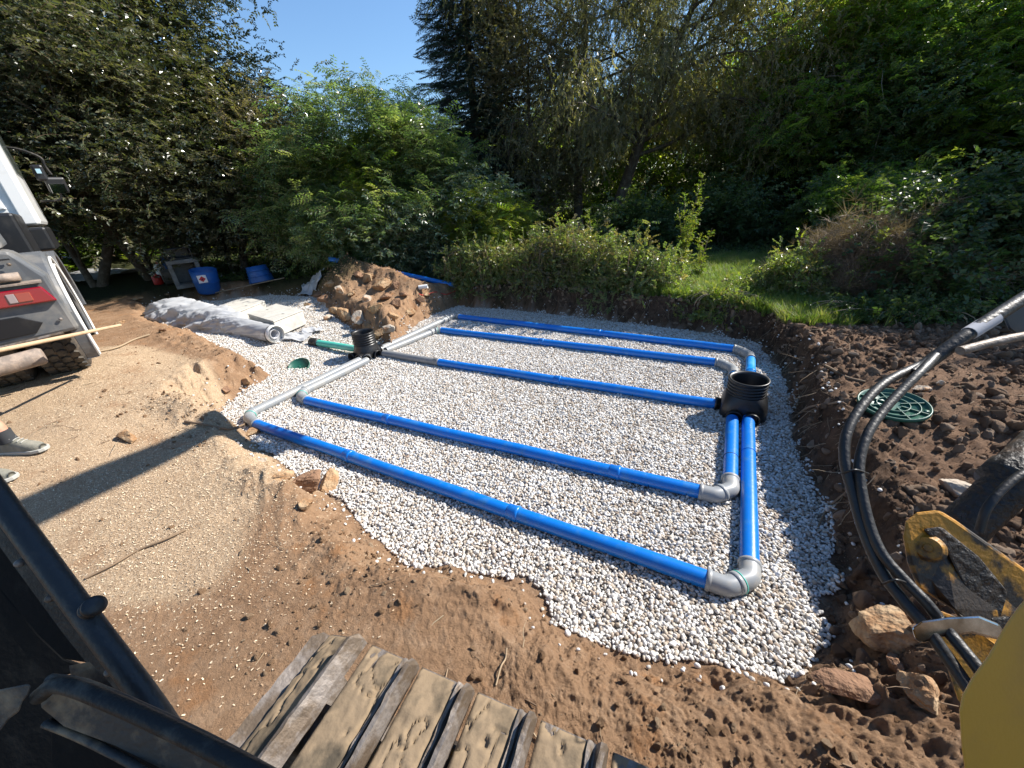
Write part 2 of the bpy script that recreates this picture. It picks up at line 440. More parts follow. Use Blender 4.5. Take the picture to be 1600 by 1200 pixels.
# ------------------------------------------------------------------ mesh building
class MB:
    def __init__(s):
        s.v = []; s.f = []; s.mi = []; s.sm = []; s.n = 0
    def add(s, verts, faces, m=0, smooth=True):
        verts = np.asarray(verts, float)
        s.v.append(verts)
        for f in faces:
            s.f.append(tuple(int(i) + s.n for i in f)); s.mi.append(m); s.sm.append(smooth)
        s.n += len(verts)
        return s
    def box(s, c, size, rot=None, m=0):
        c = np.array(c, float); h = np.array(size, float) / 2
        v = np.array([(x, y, z) for x in (-1, 1) for y in (-1, 1) for z in (-1, 1)]) * h
        if rot is not None: v = v @ np.array(rot).T
        return s.add(v + c, [(0, 1, 3, 2), (4, 6, 7, 5), (0, 4, 5, 1), (2, 3, 7, 6), (0, 2, 6, 4), (1, 5, 7, 3)], m, False)
    def tube(s, path, rad, n=12, m=0, cap=True, closed=False, squash=None):
        P = np.asarray(path, float); k = len(P)
        R = np.full(k, rad) if np.isscalar(rad) else np.asarray(rad, float)
        T = np.gradient(P, axis=0)
        T /= np.linalg.norm(T, axis=1)[:, None] + 1e-12
        up = np.array([0, 0, 1.0]) if abs(T[0][2]) < .9 else np.array([1.0, 0, 0])
        rings = []
        u = np.cross(T[0], up); u /= np.linalg.norm(u)
        for i in range(k):
            u = u - T[i] * (u @ T[i]); u /= np.linalg.norm(u) + 1e-12
            w = np.cross(T[i], u)
            a = np.arange(n) * 2 * math.pi / n
            ru, rw = (R[i], R[i]) if squash is None else (R[i], R[i] * squash)
            rings.append(P[i] + np.outer(np.cos(a) * ru, u) + np.outer(np.sin(a) * rw, w))
        V = np.concatenate(rings)
        F = []
        for i in range(k - 1):
            for j in range(n):
                j2 = (j + 1) % n
                F.append((i * n + j, i * n + j2, (i + 1) * n + j2, (i + 1) * n + j))
        s.add(V, F, m, True)
        if cap:
            s.add(rings[0], [tuple(range(n))[::-1]], m, False)
            s.add(rings[-1], [tuple(range(n))], m, False)
        return s
    def lathe(s, prof, origin=(0, 0, 0), axis=(0, 0, 1), n=32, m=0, smooth=True):
        """prof: list of (radius, height along axis)"""
        ax = np.array(axis, float); ax /= np.linalg.norm(ax)
        q = np.array([1.0, 0, 0]) if abs(ax[0]) < .9 else np.array([0, 1.0, 0])
        u = np.cross(ax, q); u /= np.linalg.norm(u); w = np.cross(ax, u)
        a = np.arange(n) * 2 * math.pi / n
        V = []
        for r, h in prof:
            V.append(np.array(origin) + np.outer(np.cos(a) * r, u) + np.outer(np.sin(a) * r, w) + ax * h)
        F = []
        for i in range(len(prof) - 1):
            for j in range(n):
                j2 = (j + 1) % n
                F.append((i * n + j, i * n + j2, (i + 1) * n + j2, (i + 1) * n + j))
        return s.add(np.concatenate(V), F, m, smooth)
    def prism(s, outline, off, m=0, smooth=False):
        """outline: planar 3D loop, extruded by the vector off"""
        A = np.asarray(outline, float); B = A + np.asarray(off, float); k = len(A)
        s.add(np.concatenate([A, B]), [tuple(range(k))[::-1], tuple(range(k, 2 * k))] + [(i, (i + 1) % k, k + (i + 1) % k, k + i) for i in range(k)], m, smooth)
        return s

def finish(o, label=None, cat=None, group=None, kind=None):
    if label: o['label'] = label
    if cat: o['category'] = cat
    if group: o['group'] = group
    if kind: o['kind'] = kind
    return o

def thing(name, label, cat, loc, group=None):
    o = bpy.data.objects.new(name, None)
    C.objects.link(o)
    o.empty_display_size = .2
    o.location = tuple(float(v) for v in loc)
    return finish(o, label, cat, group)

def world_loc(o):
    p = Vector((0, 0, 0))
    while o is not None:
        p = p + o.location; o = o.parent
    return np.array(p)

def mesh_of(mb, name, mats, origin):
    V = np.concatenate(mb.v) - origin
    me = bpy.data.meshes.new(name)
    me.from_pydata(V.tolist(), [], mb.f)
    for m in (mats if isinstance(mats, (list, tuple)) else [mats]):
        me.materials.append(MT[m] if isinstance(m, str) else m)
    me.polygons.foreach_set('material_index', mb.mi)
    me.polygons.foreach_set('use_smooth', mb.sm)
    me.update()
    return me

def obj(name, mb, mats, parent=None, origin=None, bevel=0, label=None, cat=None, group=None, kind=None, subsurf=0):
    if origin is None:
        if parent is not None: origin = world_loc(parent)
        else:
            V = np.concatenate(mb.v); origin = (V.min(0) + V.max(0)) / 2; origin[2] = V[:, 2].min()
    origin = np.array(origin, float)
    me = mesh_of(mb, name, mats, origin)
    o = bpy.data.objects.new(name, me)
    C.objects.link(o)
    o.location = Vector(origin - (world_loc(parent) if parent is not None else 0))
    if parent is not None: o.parent = parent
    if bevel:
        b = o.modifiers.new('bevel', 'BEVEL'); b.width = bevel; b.segments = 2; b.limit_method = 'ANGLE'; b.angle_limit = math.radians(40)
    if subsurf:
        b = o.modifiers.new('subsurf', 'SUBSURF'); b.levels = subsurf; b.render_levels = subsurf
    return finish(o, label, cat, group, kind)

def rotz(a):
    c, s_ = math.cos(a), math.sin(a)
    return np.array([[c, -s_, 0], [s_, c, 0], [0, 0, 1]])

def euler(ax, ay, az):
    cx, sx, cy, sy, cz, sz = math.cos(ax), math.sin(ax), math.cos(ay), math.sin(ay), math.cos(az), math.sin(az)
    return np.array([[cz, -sz, 0], [sz, cz, 0], [0, 0, 1]]) @ np.array([[cy, 0, sy], [0, 1, 0], [-sy, 0, cy]]) @ np.array([[1, 0, 0], [0, cx, -sx], [0, sx, cx]])

def bez(p0, p1, p2, p3, n):
    t = np.linspace(0, 1, n)[:, None]
    p0, p1, p2, p3 = (np.array(p, float) for p in (p0, p1, p2, p3))
    return (1 - t) ** 3 * p0 + 3 * (1 - t) ** 2 * t * p1 + 3 * (1 - t) * t * t * p2 + t ** 3 * p3

def smooth_path(pts, n=8):
    """Catmull-Rom through the points"""
    P = np.array(pts, float)
    Q = np.concatenate([[2 * P[0] - P[1]], P, [2 * P[-1] - P[-2]]])
    out = []
    for i in range(1, len(Q) - 2):
        for t in np.linspace(0, 1, n, endpoint=False):
            a, b, c, d = Q[i - 1], Q[i], Q[i + 1], Q[i + 2]
            out.append(.5 * ((2 * b) + (c - a) * t + (2 * a - 5 * b + 4 * c - d) * t * t + (3 * b - a - 3 * c + d) * t ** 3))
    out.append(P[-1])
    return np.array(out)

# icosphere
def ico(sub):
    t = (1 + 5 ** .5) / 2
    v = [(-1, t, 0), (1, t, 0), (-1, -t, 0), (1, -t, 0), (0, -1, t), (0, 1, t), (0, -1, -t), (0, 1, -t), (t, 0, -1), (t, 0, 1), (-t, 0, -1), (-t, 0, 1)]
    f = [(0, 11, 5), (0, 5, 1), (0, 1, 7), (0, 7, 10), (0, 10, 11), (1, 5, 9), (5, 11, 4), (11, 10, 2), (10, 7, 6), (7, 1, 8), (3, 9, 4), (3, 4, 2), (3, 2, 6), (3, 6, 8), (3, 8, 9), (4, 9, 5), (2, 4, 11), (6, 2, 10), (8, 6, 7), (9, 8, 1)]
    v = [np.array(p) / np.linalg.norm(p) for p in v]
    for _ in range(sub):
        cache = {}; nf = []
        def mid(a, b):
            k = (min(a, b), max(a, b))
            if k not in cache:
                p = v[a] + v[b]; v.append(p / np.linalg.norm(p)); cache[k] = len(v) - 1
            return cache[k]
        for a, b, c in f:
            x, y, z = mid(a, b), mid(b, c), mid(c, a)
            nf += [(a, x, z), (b, y, x), (c, z, y), (x, y, z)]
        f = nf
    return np.array(v), f
ICO = {k: ico(k) for k in (0, 1, 2, 3)}

# ------------------------------------------------------------------ scattering of leaves, pebbles, clods
_groups = {}
def scatter_group(templates):
    key = tuple(t.name for t in templates)
    if key in _groups: return _groups[key]
    ng = bpy.data.node_groups.new('scatter', 'GeometryNodeTree')
    ng.interface.new_socket('Geometry', in_out='INPUT', socket_type='NodeSocketGeometry')
    ng.interface.new_socket('Geometry', in_out='OUTPUT', socket_type='NodeSocketGeometry')
    n = ng.nodes; l = ng.links
    gi = n.new('NodeGroupInput'); go = n.new('NodeGroupOutput')
    iop = n.new('GeometryNodeInstanceOnPoints')
    jg = n.new('GeometryNodeJoinGeometry')
    for t in templates:
        oi = n.new('GeometryNodeObjectInfo')
        oi.inputs['Object'].default_value = t
        oi.inputs['As Instance'].default_value = True
        l.new(oi.outputs['Geometry'], jg.inputs[0])
    def attr(nm, dt):
        a = n.new('GeometryNodeInputNamedAttribute'); a.data_type = dt
        a.inputs['Name'].default_value = nm
        return a.outputs[0]
    l.new(gi.outputs[0], iop.inputs['Points'])
    l.new(jg.outputs[0], iop.inputs['Instance'])
    iop.inputs['Pick Instance'].default_value = True
    l.new(attr('idx', 'INT'), iop.inputs['Instance Index'])
    l.new(attr('rot', 'FLOAT_VECTOR'), iop.inputs['Rotation'])
    l.new(attr('scl', 'FLOAT_VECTOR'), iop.inputs['Scale'])
    l.new(iop.outputs[0], go.inputs[0])
    _groups[key] = ng
    return ng

def scatter(name, P, rot, scl, templates, parent=None, origin=None, seed=1, pick=None, **tags):
    P = np.asarray(P, float)
    if origin is None:
        origin = world_loc(parent) if parent is not None else np.array([P[:, 0].mean(), P[:, 1].mean(), P[:, 2].min()])
    N = len(P)
    me = bpy.data.meshes.new(name)
    me.vertices.add(N)
    me.vertices.foreach_set('co', (P - origin).astype(np.float32).ravel())
    scl = np.asarray(scl, float)
    if scl.ndim == 1: scl = np.repeat(scl[:, None], 3, 1)
    a = me.attributes.new('rot', 'FLOAT_VECTOR', 'POINT'); a.data.foreach_set('vector', np.asarray(rot, np.float32).ravel())
    a = me.attributes.new('scl', 'FLOAT_VECTOR', 'POINT'); a.data.foreach_set('vector', scl.astype(np.float32).ravel())
    rs = np.random.default_rng(seed)
    a = me.attributes.new('idx', 'INT', 'POINT'); a.data.foreach_set('value', (rs.integers(0, len(templates), N) if pick is None else pick).astype(np.int32))
    me.update()
    o = bpy.data.objects.new(name, me)
    C.objects.link(o)
    o.location = Vector(np.array(origin, float) - (world_loc(parent) if parent is not None else 0))
    if parent is not None: o.parent = parent
    md = o.modifiers.new('scatter', 'NODES'); md.node_group = scatter_group(templates)
    tags.setdefault('kind', 'stuff')
    return finish(o, **tags)

def template(name, mb, mats):
    return bpy.data.objects.new(name, mesh_of(mb, name, mats, np.zeros(3)))

def leaf(mb, base, d, up, L, Wd, fold=.25, m=0, bend=.0):
    """one leaf folded along its midrib"""
    d = d / np.linalg.norm(d)
    s_ = np.cross(d, up); s_ /= np.linalg.norm(s_) + 1e-9
    nrm = np.cross(s_, d)
    tip = base + d * L - nrm * L * bend
    mid = base + d * L * .45
    a = mid + s_ * Wd / 2 + nrm * Wd * fold
    b = mid - s_ * Wd / 2 + nrm * Wd * fold
    mb.add([base, a, tip, b], [(0, 1, 2), (0, 2, 3)], m, False)

def sprig_broad(rng, L=.3, n=12, ll=.075, lw=.045, stem='twig', leafm='leaf_dark', droop=.3):
    mb = MB()
    pts = [np.array([0, 0, 0.])]
    d = np.array([1.0, 0, 0])
    for i in range(4):
        d = d + rng.normal(0, .12, 3) - np.array([0, 0, droop * .15]); d /= np.linalg.norm(d)
        pts.append(pts[-1] + d * L / 4)
    pts = np.array(pts)
    mb.tube(pts, [.0025, .0022, .0018, .0014, .001], 3, 1, cap=False)
    for i in range(n):
        t = (i + 1) / n * 3.99
        k = int(t); f = t - k
        p = pts[k] * (1 - f) + pts[min(k + 1, 4)] * f
        sd_ = 1 if i % 2 else -1
        dd = np.array([.55, sd_ * .9, rng.normal(0, .35) - droop * .5]) + rng.normal(0, .2, 3)
        up = np.array([0, 0, 1.0]) + rng.normal(0, .45, 3)
        leaf(mb, p, dd, up, ll * rng.uniform(.75, 1.2), lw * rng.uniform(.8, 1.15), rng.uniform(.05, .3), 0, rng.uniform(0, .2))
    return template('sprig', mb, [leafm, stem])

def sprig_pinnate(rng, L=.3, pairs=5, ll=.075, lw=.025, leafm='leaf_ash', fronds=3):
    mb = MB()
    for q in range(fronds):
        a = rng.uniform(-1.0, 1.0); e = rng.uniform(-.2, .5)
        d = np.array([math.cos(a) * math.cos(e), math.sin(a) * math.cos(e), math.sin(e)])
        side = np.cross(d, [0, 0, 1]); side /= np.linalg.norm(side)
        p = np.zeros(3)
        for i in range(pairs):
            d = d - np.array([0, 0, .1]); d /= np.linalg.norm(d)
            p2 = p + d * L / pairs
            mb.tube([p, p2], .0012, 3, 1, cap=False)
            p = p2
            up = np.array([0, 0, 1.0]) + rng.normal(0, .2, 3)
            for s_ in (-1, 1):
                leaf(mb, p, d * .5 + side * s_ + np.array([0, 0, rng.normal(-.1, .2)]), up, ll * rng.uniform(.8, 1.15), lw, .15, 0, .1)
        leaf(mb, p, d, np.array([0, 0, 1.0]), ll, lw, .15, 0)
    return template('frond', mb, [leafm, 'twig'])

def sprig_hanging(rng, L=.34, n=15, ll=.085, lw=.017, leafm='leaf_willow'):
    mb = MB()
    pts = [np.zeros(3)]
    d = np.array([.8, 0, .1])
    for i in range(5):
        d = d + np.array([0, 0, -.28]) + rng.normal(0, .1, 3); d /= np.linalg.norm(d)
        pts.append(pts[-1] + d * L / 5)
    pts = np.array(pts)
    mb.tube(pts, .0014, 3, 1, cap=False)
    for i in range(n):
        t = (i + .5) / n * 4.99; k = int(t); f = t - k
        p = pts[k] * (1 - f) + pts[k + 1] * f
        a = rng.uniform(0, 6.28)
        dd = (pts[k + 1] - pts[k]) / (L / 5) * .6 + np.array([0, math.cos(a), math.sin(a)]) * .6 + np.array([0, 0, -.45])
        leaf(mb, p, dd, rng.normal(0, 1, 3), ll * rng.uniform(.7, 1.2), lw * rng.uniform(.8, 1.3), .1, 0, .1)
    return template('hanging_sprig', mb, [leafm, 'twig'])

def sprig_spruce(rng, L=.4):
    mb = MB()
    def twig(p0, d, ln, nn):
        p1 = p0 + d * ln
        mb.tube([p0, p1], [.004, .0015], 3, 1, cap=False)
        for i in range(nn):
            t = i / nn
            p = p0 + d * ln * t
            a = rng.uniform(0, 6.28)
            r = np.array([0, math.cos(a), math.sin(a)])
            dd = d * .8 + r * .7; dd /= np.linalg.norm(dd)
            s_ = np.cross(dd, r + .1); s_ /= np.linalg.norm(s_)
            ll = .032
            mb.add([p - s_ * .004, p + s_ * .004, p + dd * ll], [(0, 1, 2)], 0, False)
    twig(np.zeros(3), np.array([1.0, 0, 0]), L, 50)
    for i in range(5):
        for s_ in (-1, 1):
            t = (i + .6) / 6
            d = np.array([.75, s_ * .65, -.12]); d /= np.linalg.norm(d)
            twig(np.array([L * t, 0, 0]), d, L * .45 * (1.15 - t), 22)
    return template('spruce_sprig', mb, ['needle', 'bark'])

def tuft(rng, n=14, h=.22, leafm='grass', wd=.006, spread=.5):
    mb = MB()
    for i in range(n):
        a = rng.uniform(0, 6.28); r = rng.uniform(0, .03)
        p = np.array([math.cos(a) * r, math.sin(a) * r, -.01])
        d = np.array([math.cos(a) * spread * rng.uniform(.2, 1), math.sin(a) * spread * rng.uniform(.2, 1), 1.0]); d /= np.linalg.norm(d)
        H = h * rng.uniform(.5, 1.2)
        s_ = np.array([-math.sin(a), math.cos(a), 0]) * wd / 2
        m1 = p + d * H * .55
        tp = p + d * H + np.array([math.cos(a), math.sin(a), -.5]) * H * .22
        mb.add([p - s_, p + s_, m1 + s_ * .8, m1 - s_ * .8, tp], [(0, 1, 2, 3), (3, 2, 4)], 0, False)
    return template('tuft', mb, [leafm])

R0 = np.random.default_rng(7)
def peb(rng, sub=1, amp=.16, mt='pebble', flat=(1, .75, .6), smooth=True):
    v, f = ICO[sub]
    v = v.copy()
    k = rng.normal(0, 1, (5, 3)); k /= np.linalg.norm(k, axis=1)[:, None]
    r = 1 + amp * sum(np.sin(3 * (v @ q) + i * 1.3) for i, q in enumerate(k)) / 2.2
    for q in k[:4]:
        dd = v * r[:, None] @ q
        lim = rng.uniform(.62, .85)
        r = np.where(dd > lim, r * lim / dd, r)
    v = v * r[:, None] * np.array(flat)
    mb = MB(); mb.add(v, f, 0, smooth)
    return template('pebble', mb, [mt])
T_PEB = [peb(R0, 1, .22, flat=(1, R0.uniform(.6, .9), R0.uniform(.45, .75)), smooth=i < 5) for i in range(8)] + [peb(R0, 1, .22, 'pebble_dusty', flat=(1, .8, .6)) for _ in range(3)]
T_CLOD = [peb(R0, 1, .4, 'clod', (1, .85, .7), False) for _ in range(5)]
T_CLODD = [peb(R0, 2, .45, 'clod_dark', (1, .85, .7), False) for _ in range(5)]
def chip(rng):
    mb = MB()
    mb.add([(-.5, -.18, 0), (.5, -.22, .05), (.42, .2, .02), (-.45, .15, .08)], [(0, 1, 2, 3)], 0, False)
    return template('chip', mb, ['chip'])
T_CHIP = [chip(R0) for _ in range(2)]
def stick(rng):
    mb = MB(); p = [np.zeros(3)]; d = np.array([1.0, 0, 0])
    for i in range(5):
        d = d + rng.normal(0, .25, 3) * np.array([1, 1, .4]); d /= np.linalg.norm(d); p.append(p[-1] + d * .2)
    mb.tube(p, [.012, .011, .01, .008, .006, .003], 4, 0)
    return template('stick', mb, ['twig'])
T_STICK = [stick(R0) for _ in range(5)]

T_BROAD = [sprig_broad(R0, leafm='leaf_dark') for _ in range(4)]
T_BROWN = [sprig_broad(R0, leafm='leaf_brown', ll=.06, lw=.036, n=14) for _ in range(4)]
T_ASH = [sprig_pinnate(R0, leafm='leaf_ash') for _ in range(4)]
T_ASHY = [sprig_pinnate(R0, leafm='leaf_yellow') for _ in range(3)]
T_SILVER = [sprig_broad(R0, leafm='leaf_silver', ll=.08, lw=.034, droop=.6) for _ in range(4)]
T_FRESH = [sprig_pinnate(R0, leafm='leaf_fresh', ll=.09, lw=.034) for _ in range(3)] + [sprig_broad(R0, leafm='leaf_fresh', ll=.09, lw=.055, n=10) for _ in range(2)]
T_DEEP = [sprig_broad(R0, leafm='leaf_deep', ll=.1, lw=.07, n=9) for _ in range(4)]
T_WILLOW = [sprig_hanging(R0) for _ in range(5)]
T_SPRUCE = [sprig_spruce(R0) for _ in range(3)]
T_BRAM = [sprig_broad(R0, L=.22, leafm='bramble', ll=.05, lw=.036, n=12, droop=.4) for _ in range(4)]
T_WEED = [sprig_broad(R0, L=.2, leafm='leaf_yellow', ll=.06, lw=.03, n=10) for _ in range(3)]
T_GRASS = [tuft(R0) for _ in range(4)]
T_STRAW = [tuft(R0, 14, .3, 'straw', .005, 2.6) for _ in range(4)]

# ------------------------------------------------------------------ the ground
def build_ground():
    th_f = np.radians(np.linspace(28, 205, 980))
    th_b = np.radians(np.linspace(205, 388, 70))[1:-1]
    th = np.concatenate([th_f, th_b])
    r = np.concatenate([np.geomspace(.35, 11, 560), np.geomspace(11.15, 60, 60), np.geomspace(66, 900, 14)])
    TH, RR = np.meshgrid(th, r)
    X = RR * np.cos(TH); Y = RR * np.sin(TH)
    Z = terrain(X, Y)
    nr, nt = X.shape
    V = np.stack([X, Y, Z], -1).reshape(-1, 3)
    V = np.concatenate([V, [[0, 0, .3]]])
    i = np.arange(nr - 1)[:, None]; j = np.arange(nt)[None, :]
    j2 = (j + 1) % nt
    F = np.stack([i * nt + j, i * nt + j2, (i + 1) * nt + j2, (i + 1) * nt + j], -1).reshape(-1, 4)
    # winding: want normals up
    F = F[:, ::-1]
    me = bpy.data.meshes.new('ground')
    nf = len(F); nc = nt
    me.vertices.add(len(V)); me.vertices.foreach_set('co', V.astype(np.float32).ravel())
    cen = np.stack([np.full(nt, len(V) - 1), np.arange(nt), (np.arange(nt) + 1) % nt], -1)
    loops = np.concatenate([F.ravel(), cen.ravel()]).astype(np.int32)
    me.loops.add(len(loops)); me.loops.foreach_set('vertex_index', loops)
    me.polygons.add(nf + nc)
    st = np.concatenate([np.arange(nf) * 4, nf * 4 + np.arange(nc) * 3]).astype(np.int32)
    me.polygons.foreach_set('loop_start', st)
    me.polygons.foreach_set('use_smooth', np.ones(nf + nc, bool))
    me.update(calc_edges=True)
    x, y = V[:, 0], V[:, 1]
    d = pit_dist(x, y)
    def blob(px, py, z, sx, sy):
        c = at(px, py, z)
        return np.exp(-(((x - c[0]) / sx) ** 2 + ((y - c[1]) / sy) ** 2) ** 1.5)
    w = 0.22 * fbm(x * 1.5, y * 1.5, 4, 91)
    tan = blob(330, 720, .38, .95, .75) + blob(200, 620, .45, 1.6, .55) + blob(120, 760, .42, 1.0, .5) + blob(250, 590, .45, 1.5, .5) + .8 * blob(230, 850, .38, .7, .35) + .9 * blob(60, 650, .5, 1.2, .5)
    tan = sstep(.3, .62, tan + w) * sstep(-.02, .12, d)
    wet = sstep(.25, .75, x + .5 * w) * sstep(1.35, 1.9, y + .3 * w) * (d > -.05)
    wet = np.maximum(wet, sstep(5.6, 6.0, y) * sstep(-5.2, -4.6, x) * .9)
    wet = np.maximum(wet, .25 * (d < .1))
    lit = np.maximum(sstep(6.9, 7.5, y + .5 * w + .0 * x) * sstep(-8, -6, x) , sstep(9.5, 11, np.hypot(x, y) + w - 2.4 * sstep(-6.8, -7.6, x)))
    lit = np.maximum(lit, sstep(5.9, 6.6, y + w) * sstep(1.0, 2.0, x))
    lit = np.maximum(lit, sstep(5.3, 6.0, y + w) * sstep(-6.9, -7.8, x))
    col = np.stack([tan, wet, lit, np.ones_like(tan)], -1).astype(np.float32)
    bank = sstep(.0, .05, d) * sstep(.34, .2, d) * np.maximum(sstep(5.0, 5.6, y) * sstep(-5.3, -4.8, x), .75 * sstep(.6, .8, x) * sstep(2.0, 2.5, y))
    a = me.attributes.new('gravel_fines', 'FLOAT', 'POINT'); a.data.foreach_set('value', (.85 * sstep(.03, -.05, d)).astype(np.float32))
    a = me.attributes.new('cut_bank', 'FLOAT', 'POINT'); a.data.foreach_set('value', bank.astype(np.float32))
    a = me.color_attributes.new('kind_of_ground', 'FLOAT_COLOR', 'POINT')
    a.data.foreach_set('color', col.ravel())
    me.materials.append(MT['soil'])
    o = bpy.data.objects.new('ground', me)
    C.objects.link(o)
    finish(o, 'brown excavated soil around the gravel filled pit', None, None, 'structure')
build_ground()

# ------------------------------------------------------------------ gravel, clods, chips, twigs
def loose_cover():
    rs = np.random.default_rng(11)
    x0, y0 = PIT.min(0) - .3; x1, y1 = PIT.max(0) + .3
    sp = .0168
    gx, gy = np.meshgrid(np.arange(x0, x1, sp), np.arange(y0, y1, sp * .9))
    gx = gx.ravel() + rs.uniform(-.5, .5, gx.size) * sp; gy = gy.ravel() + rs.uniform(-.5, .5, gy.size) * sp
    d = pit_dist(gx, gy)
    keep = (d < .02 + .05 * fbm(gx * 5, gy * 5, 2, 3)) | ((d < .22) & (rs.random(gx.size) < .035))
    # a few bare muddy patches by the right edge
    bare = fbm(gx * 2.3, gy * 2.3, 4, 123)
    keep &= ~((gx > .55) & (bare > .28) & (rs.random(gx.size) < .85))
    gx, gy, d = gx[keep], gy[keep], d[keep]
    z = terrain(gx, gy)
    n = len(gx)
    s_ = rs.uniform(.0085, .0165, n) * (1 + .35 * (rs.random(n) < .08))
    P = np.stack([gx, gy, z + s_ * .35 + rs.uniform(0, .014, n)], -1)
    rot = np.stack([rs.normal(0, .45, n), rs.normal(0, .45, n), rs.uniform(0, 6.28, n)], -1)
    dirt = sstep(.18, .5, fbm(gx * 1.1, gy * 1.1, 4, 321)) * .10 + .35 * sstep(-.1, .0, d) + .6 * sstep(.15, .45, fbm(gx * 2.0, gy * 2.0, 4, 331)) * sstep(.4, .8, gx) + .03
    pk = np.where(rs.random(n) < dirt, rs.integers(8, 11, n), rs.integers(0, 8, n))
    scatter('gravel', P, rot, s_, T_PEB, pick=pk, label='pale washed gravel filling the excavated pit under the pipes')
    # soil clods
    def clods(name, N, fx, T, smin, smax, label, seed, pw=3.6):
        r2 = np.random.default_rng(seed)
        x = r2.uniform(-9, 3.8, N * 8); y = r2.uniform(.2, 7.2, N * 8)
        dd = pit_dist(x, y)
        w_ = fx(x, y, dd) * (dd > .03)
        k = r2.random(N * 8) < w_
        x, y = x[k][:N], y[k][:N]
        zz = terrain(x, y)
        m = len(x)
        sc = smin * (smax / smin) ** (r2.random(m) ** pw)
        scatter(name, np.stack([x, y, zz + sc * .25], -1), r2.uniform(0, 6.28, (m, 3)), sc, T, label=label)
    def near(x, y, cx, cy, sx, sy): return np.exp(-(((x - cx) / sx) ** 2 + ((y - cy) / sy) ** 2))
    mnd = [(c, sx, sy) for c, a, sx, sy in MOUND[:3]]
    def brown(x, y, dd):
        cl = sstep(-.1, .5, fbm(x * 1.3, y * 1.3, 3, 201))
        w_ = .03 + .32 * cl * sstep(.8, 0, dd) + (.05 + .3 * cl) * sstep(-.6, .5, x) * sstep(2.3, 1.8, y) + .2 * cl * sstep(-2.5, -1, x) * sstep(2, 1.2, y)
        for c, sx, sy in mnd: w_ = w_ + .8 * near(x, y, c[0], c[1], sx * 1.5, sy * 1.6)
        w_ = w_ * (.35 + .65 * sstep(-3.2, -1.8, x))
        w_ = w_ + .35 * near(x, y, -6.4, 3.3, 1.4, .8) + .3 * near(x, y, *at(300, 650, .4)[:2], .7, .3) + .4 * near(x, y, *at(240, 475, .5)[:2], 1.6, .6)
        return w_ * (1 - sstep(.6, 1.1, x) * sstep(1.8, 2.2, y)) * (y < 6.6)
    clods('soil_crumbs', 34000, brown, T_CLOD, .003, .022, 'crumbs of dry brown soil spread over the banks', 21)
    def dark(x, y, dd):
        return (.25 + .6 * sstep(-.1, .4, fbm(x * 1.6, y * 1.6, 3, 205))) * sstep(.3, .8, x) * sstep(1.2, 1.8, y) * (x < 3.6) * (y < 6.2) + .5 * sstep(.35, .1, dd) * (y > 5.4) * (x > -5)
    clods('damp_soil_crumbs', 46000, dark, T_CLODD, .0035, .05, 'crumbs of damp dark soil on the right hand spoil bank', 23, 7)
    # pale chips
    r3 = np.random.default_rng(31)
    N = 130000
    x = r3.uniform(-7.5, -1.2, N); y = r3.uniform(-.3, 3.4, N)
    dd = pit_dist(x, y)
    c = at(330, 720, .38); c2 = at(200, 620, .45); c3 = at(230, 850, .38)
    pr = .02 + near(x, y, c[0], c[1], 1.0, .8) + .7 * near(x, y, c2[0], c2[1], 1.8, .7) + .6 * near(x, y, c3[0], c3[1], .9, .4)
    k = (r3.random(N) < pr * .9) & (dd > .02)
    x, y = x[k], y[k]; m = len(x)
    scatter('wood_chips', np.stack([x, y, terrain(x, y) + .004], -1), np.stack([r3.normal(0, .35, m), r3.normal(0, .35, m), r3.uniform(0, 6.28, m)], -1), r3.uniform(.005, .014, m), T_CHIP,
            label='pale chips and chaff strewn over the soil at left')
    # twigs and roots
    m = 420
    x = r3.uniform(-7, 3, m * 3); y = r3.uniform(.3, 6.4, m * 3); dd = pit_dist(x, y)
    k = (dd > .02); x, y = x[k][:m], y[k][:m]; m = len(x)
    scatter('dry_twigs', np.stack([x, y, terrain(x, y) + .008], -1), np.stack([r3.normal(0, .15, m), r3.normal(0, .2, m), r3.uniform(0, 6.28, m)], -1),
            r3.uniform(.06, .3, m), T_STICK, label='thin dry twigs and straw lying about on the soil')
    # torn roots hanging out of the back and right bank
    P = []; rot = []; sc = []
    for i in range(len(PIT)):
        a, b = PIT[i], PIT[(i + 1) % len(PIT)]
        mid = (a + b) / 2
        if (mid[1] > 5.2 and mid[0] > -5.2) or (mid[0] > .5 and mid[1] > 2.4):
            L = np.linalg.norm(b - a); nn = int(L * 55)
            nrm = np.array([(b - a)[1], -(b - a)[0]]) / L
            for q in range(nn):
                t = r3.random(); p = a + (b - a) * t + nrm * r3.uniform(.02, .16)
                zz = tz(p[0], p[1])
                P.append([p[0], p[1], zz + r3.uniform(-.02, .02)]); rot.append([r3.uniform(0, 6.28), r3.uniform(.2, 1.6), math.atan2(-nrm[1], -nrm[0]) + r3.normal(0, .7)]); sc.append(r3.uniform(.06, .28))
    scatter('torn_roots', P, rot, np.array(sc), T_STICK, label='torn roots sticking out of the cut earth bank')
loose_cover()

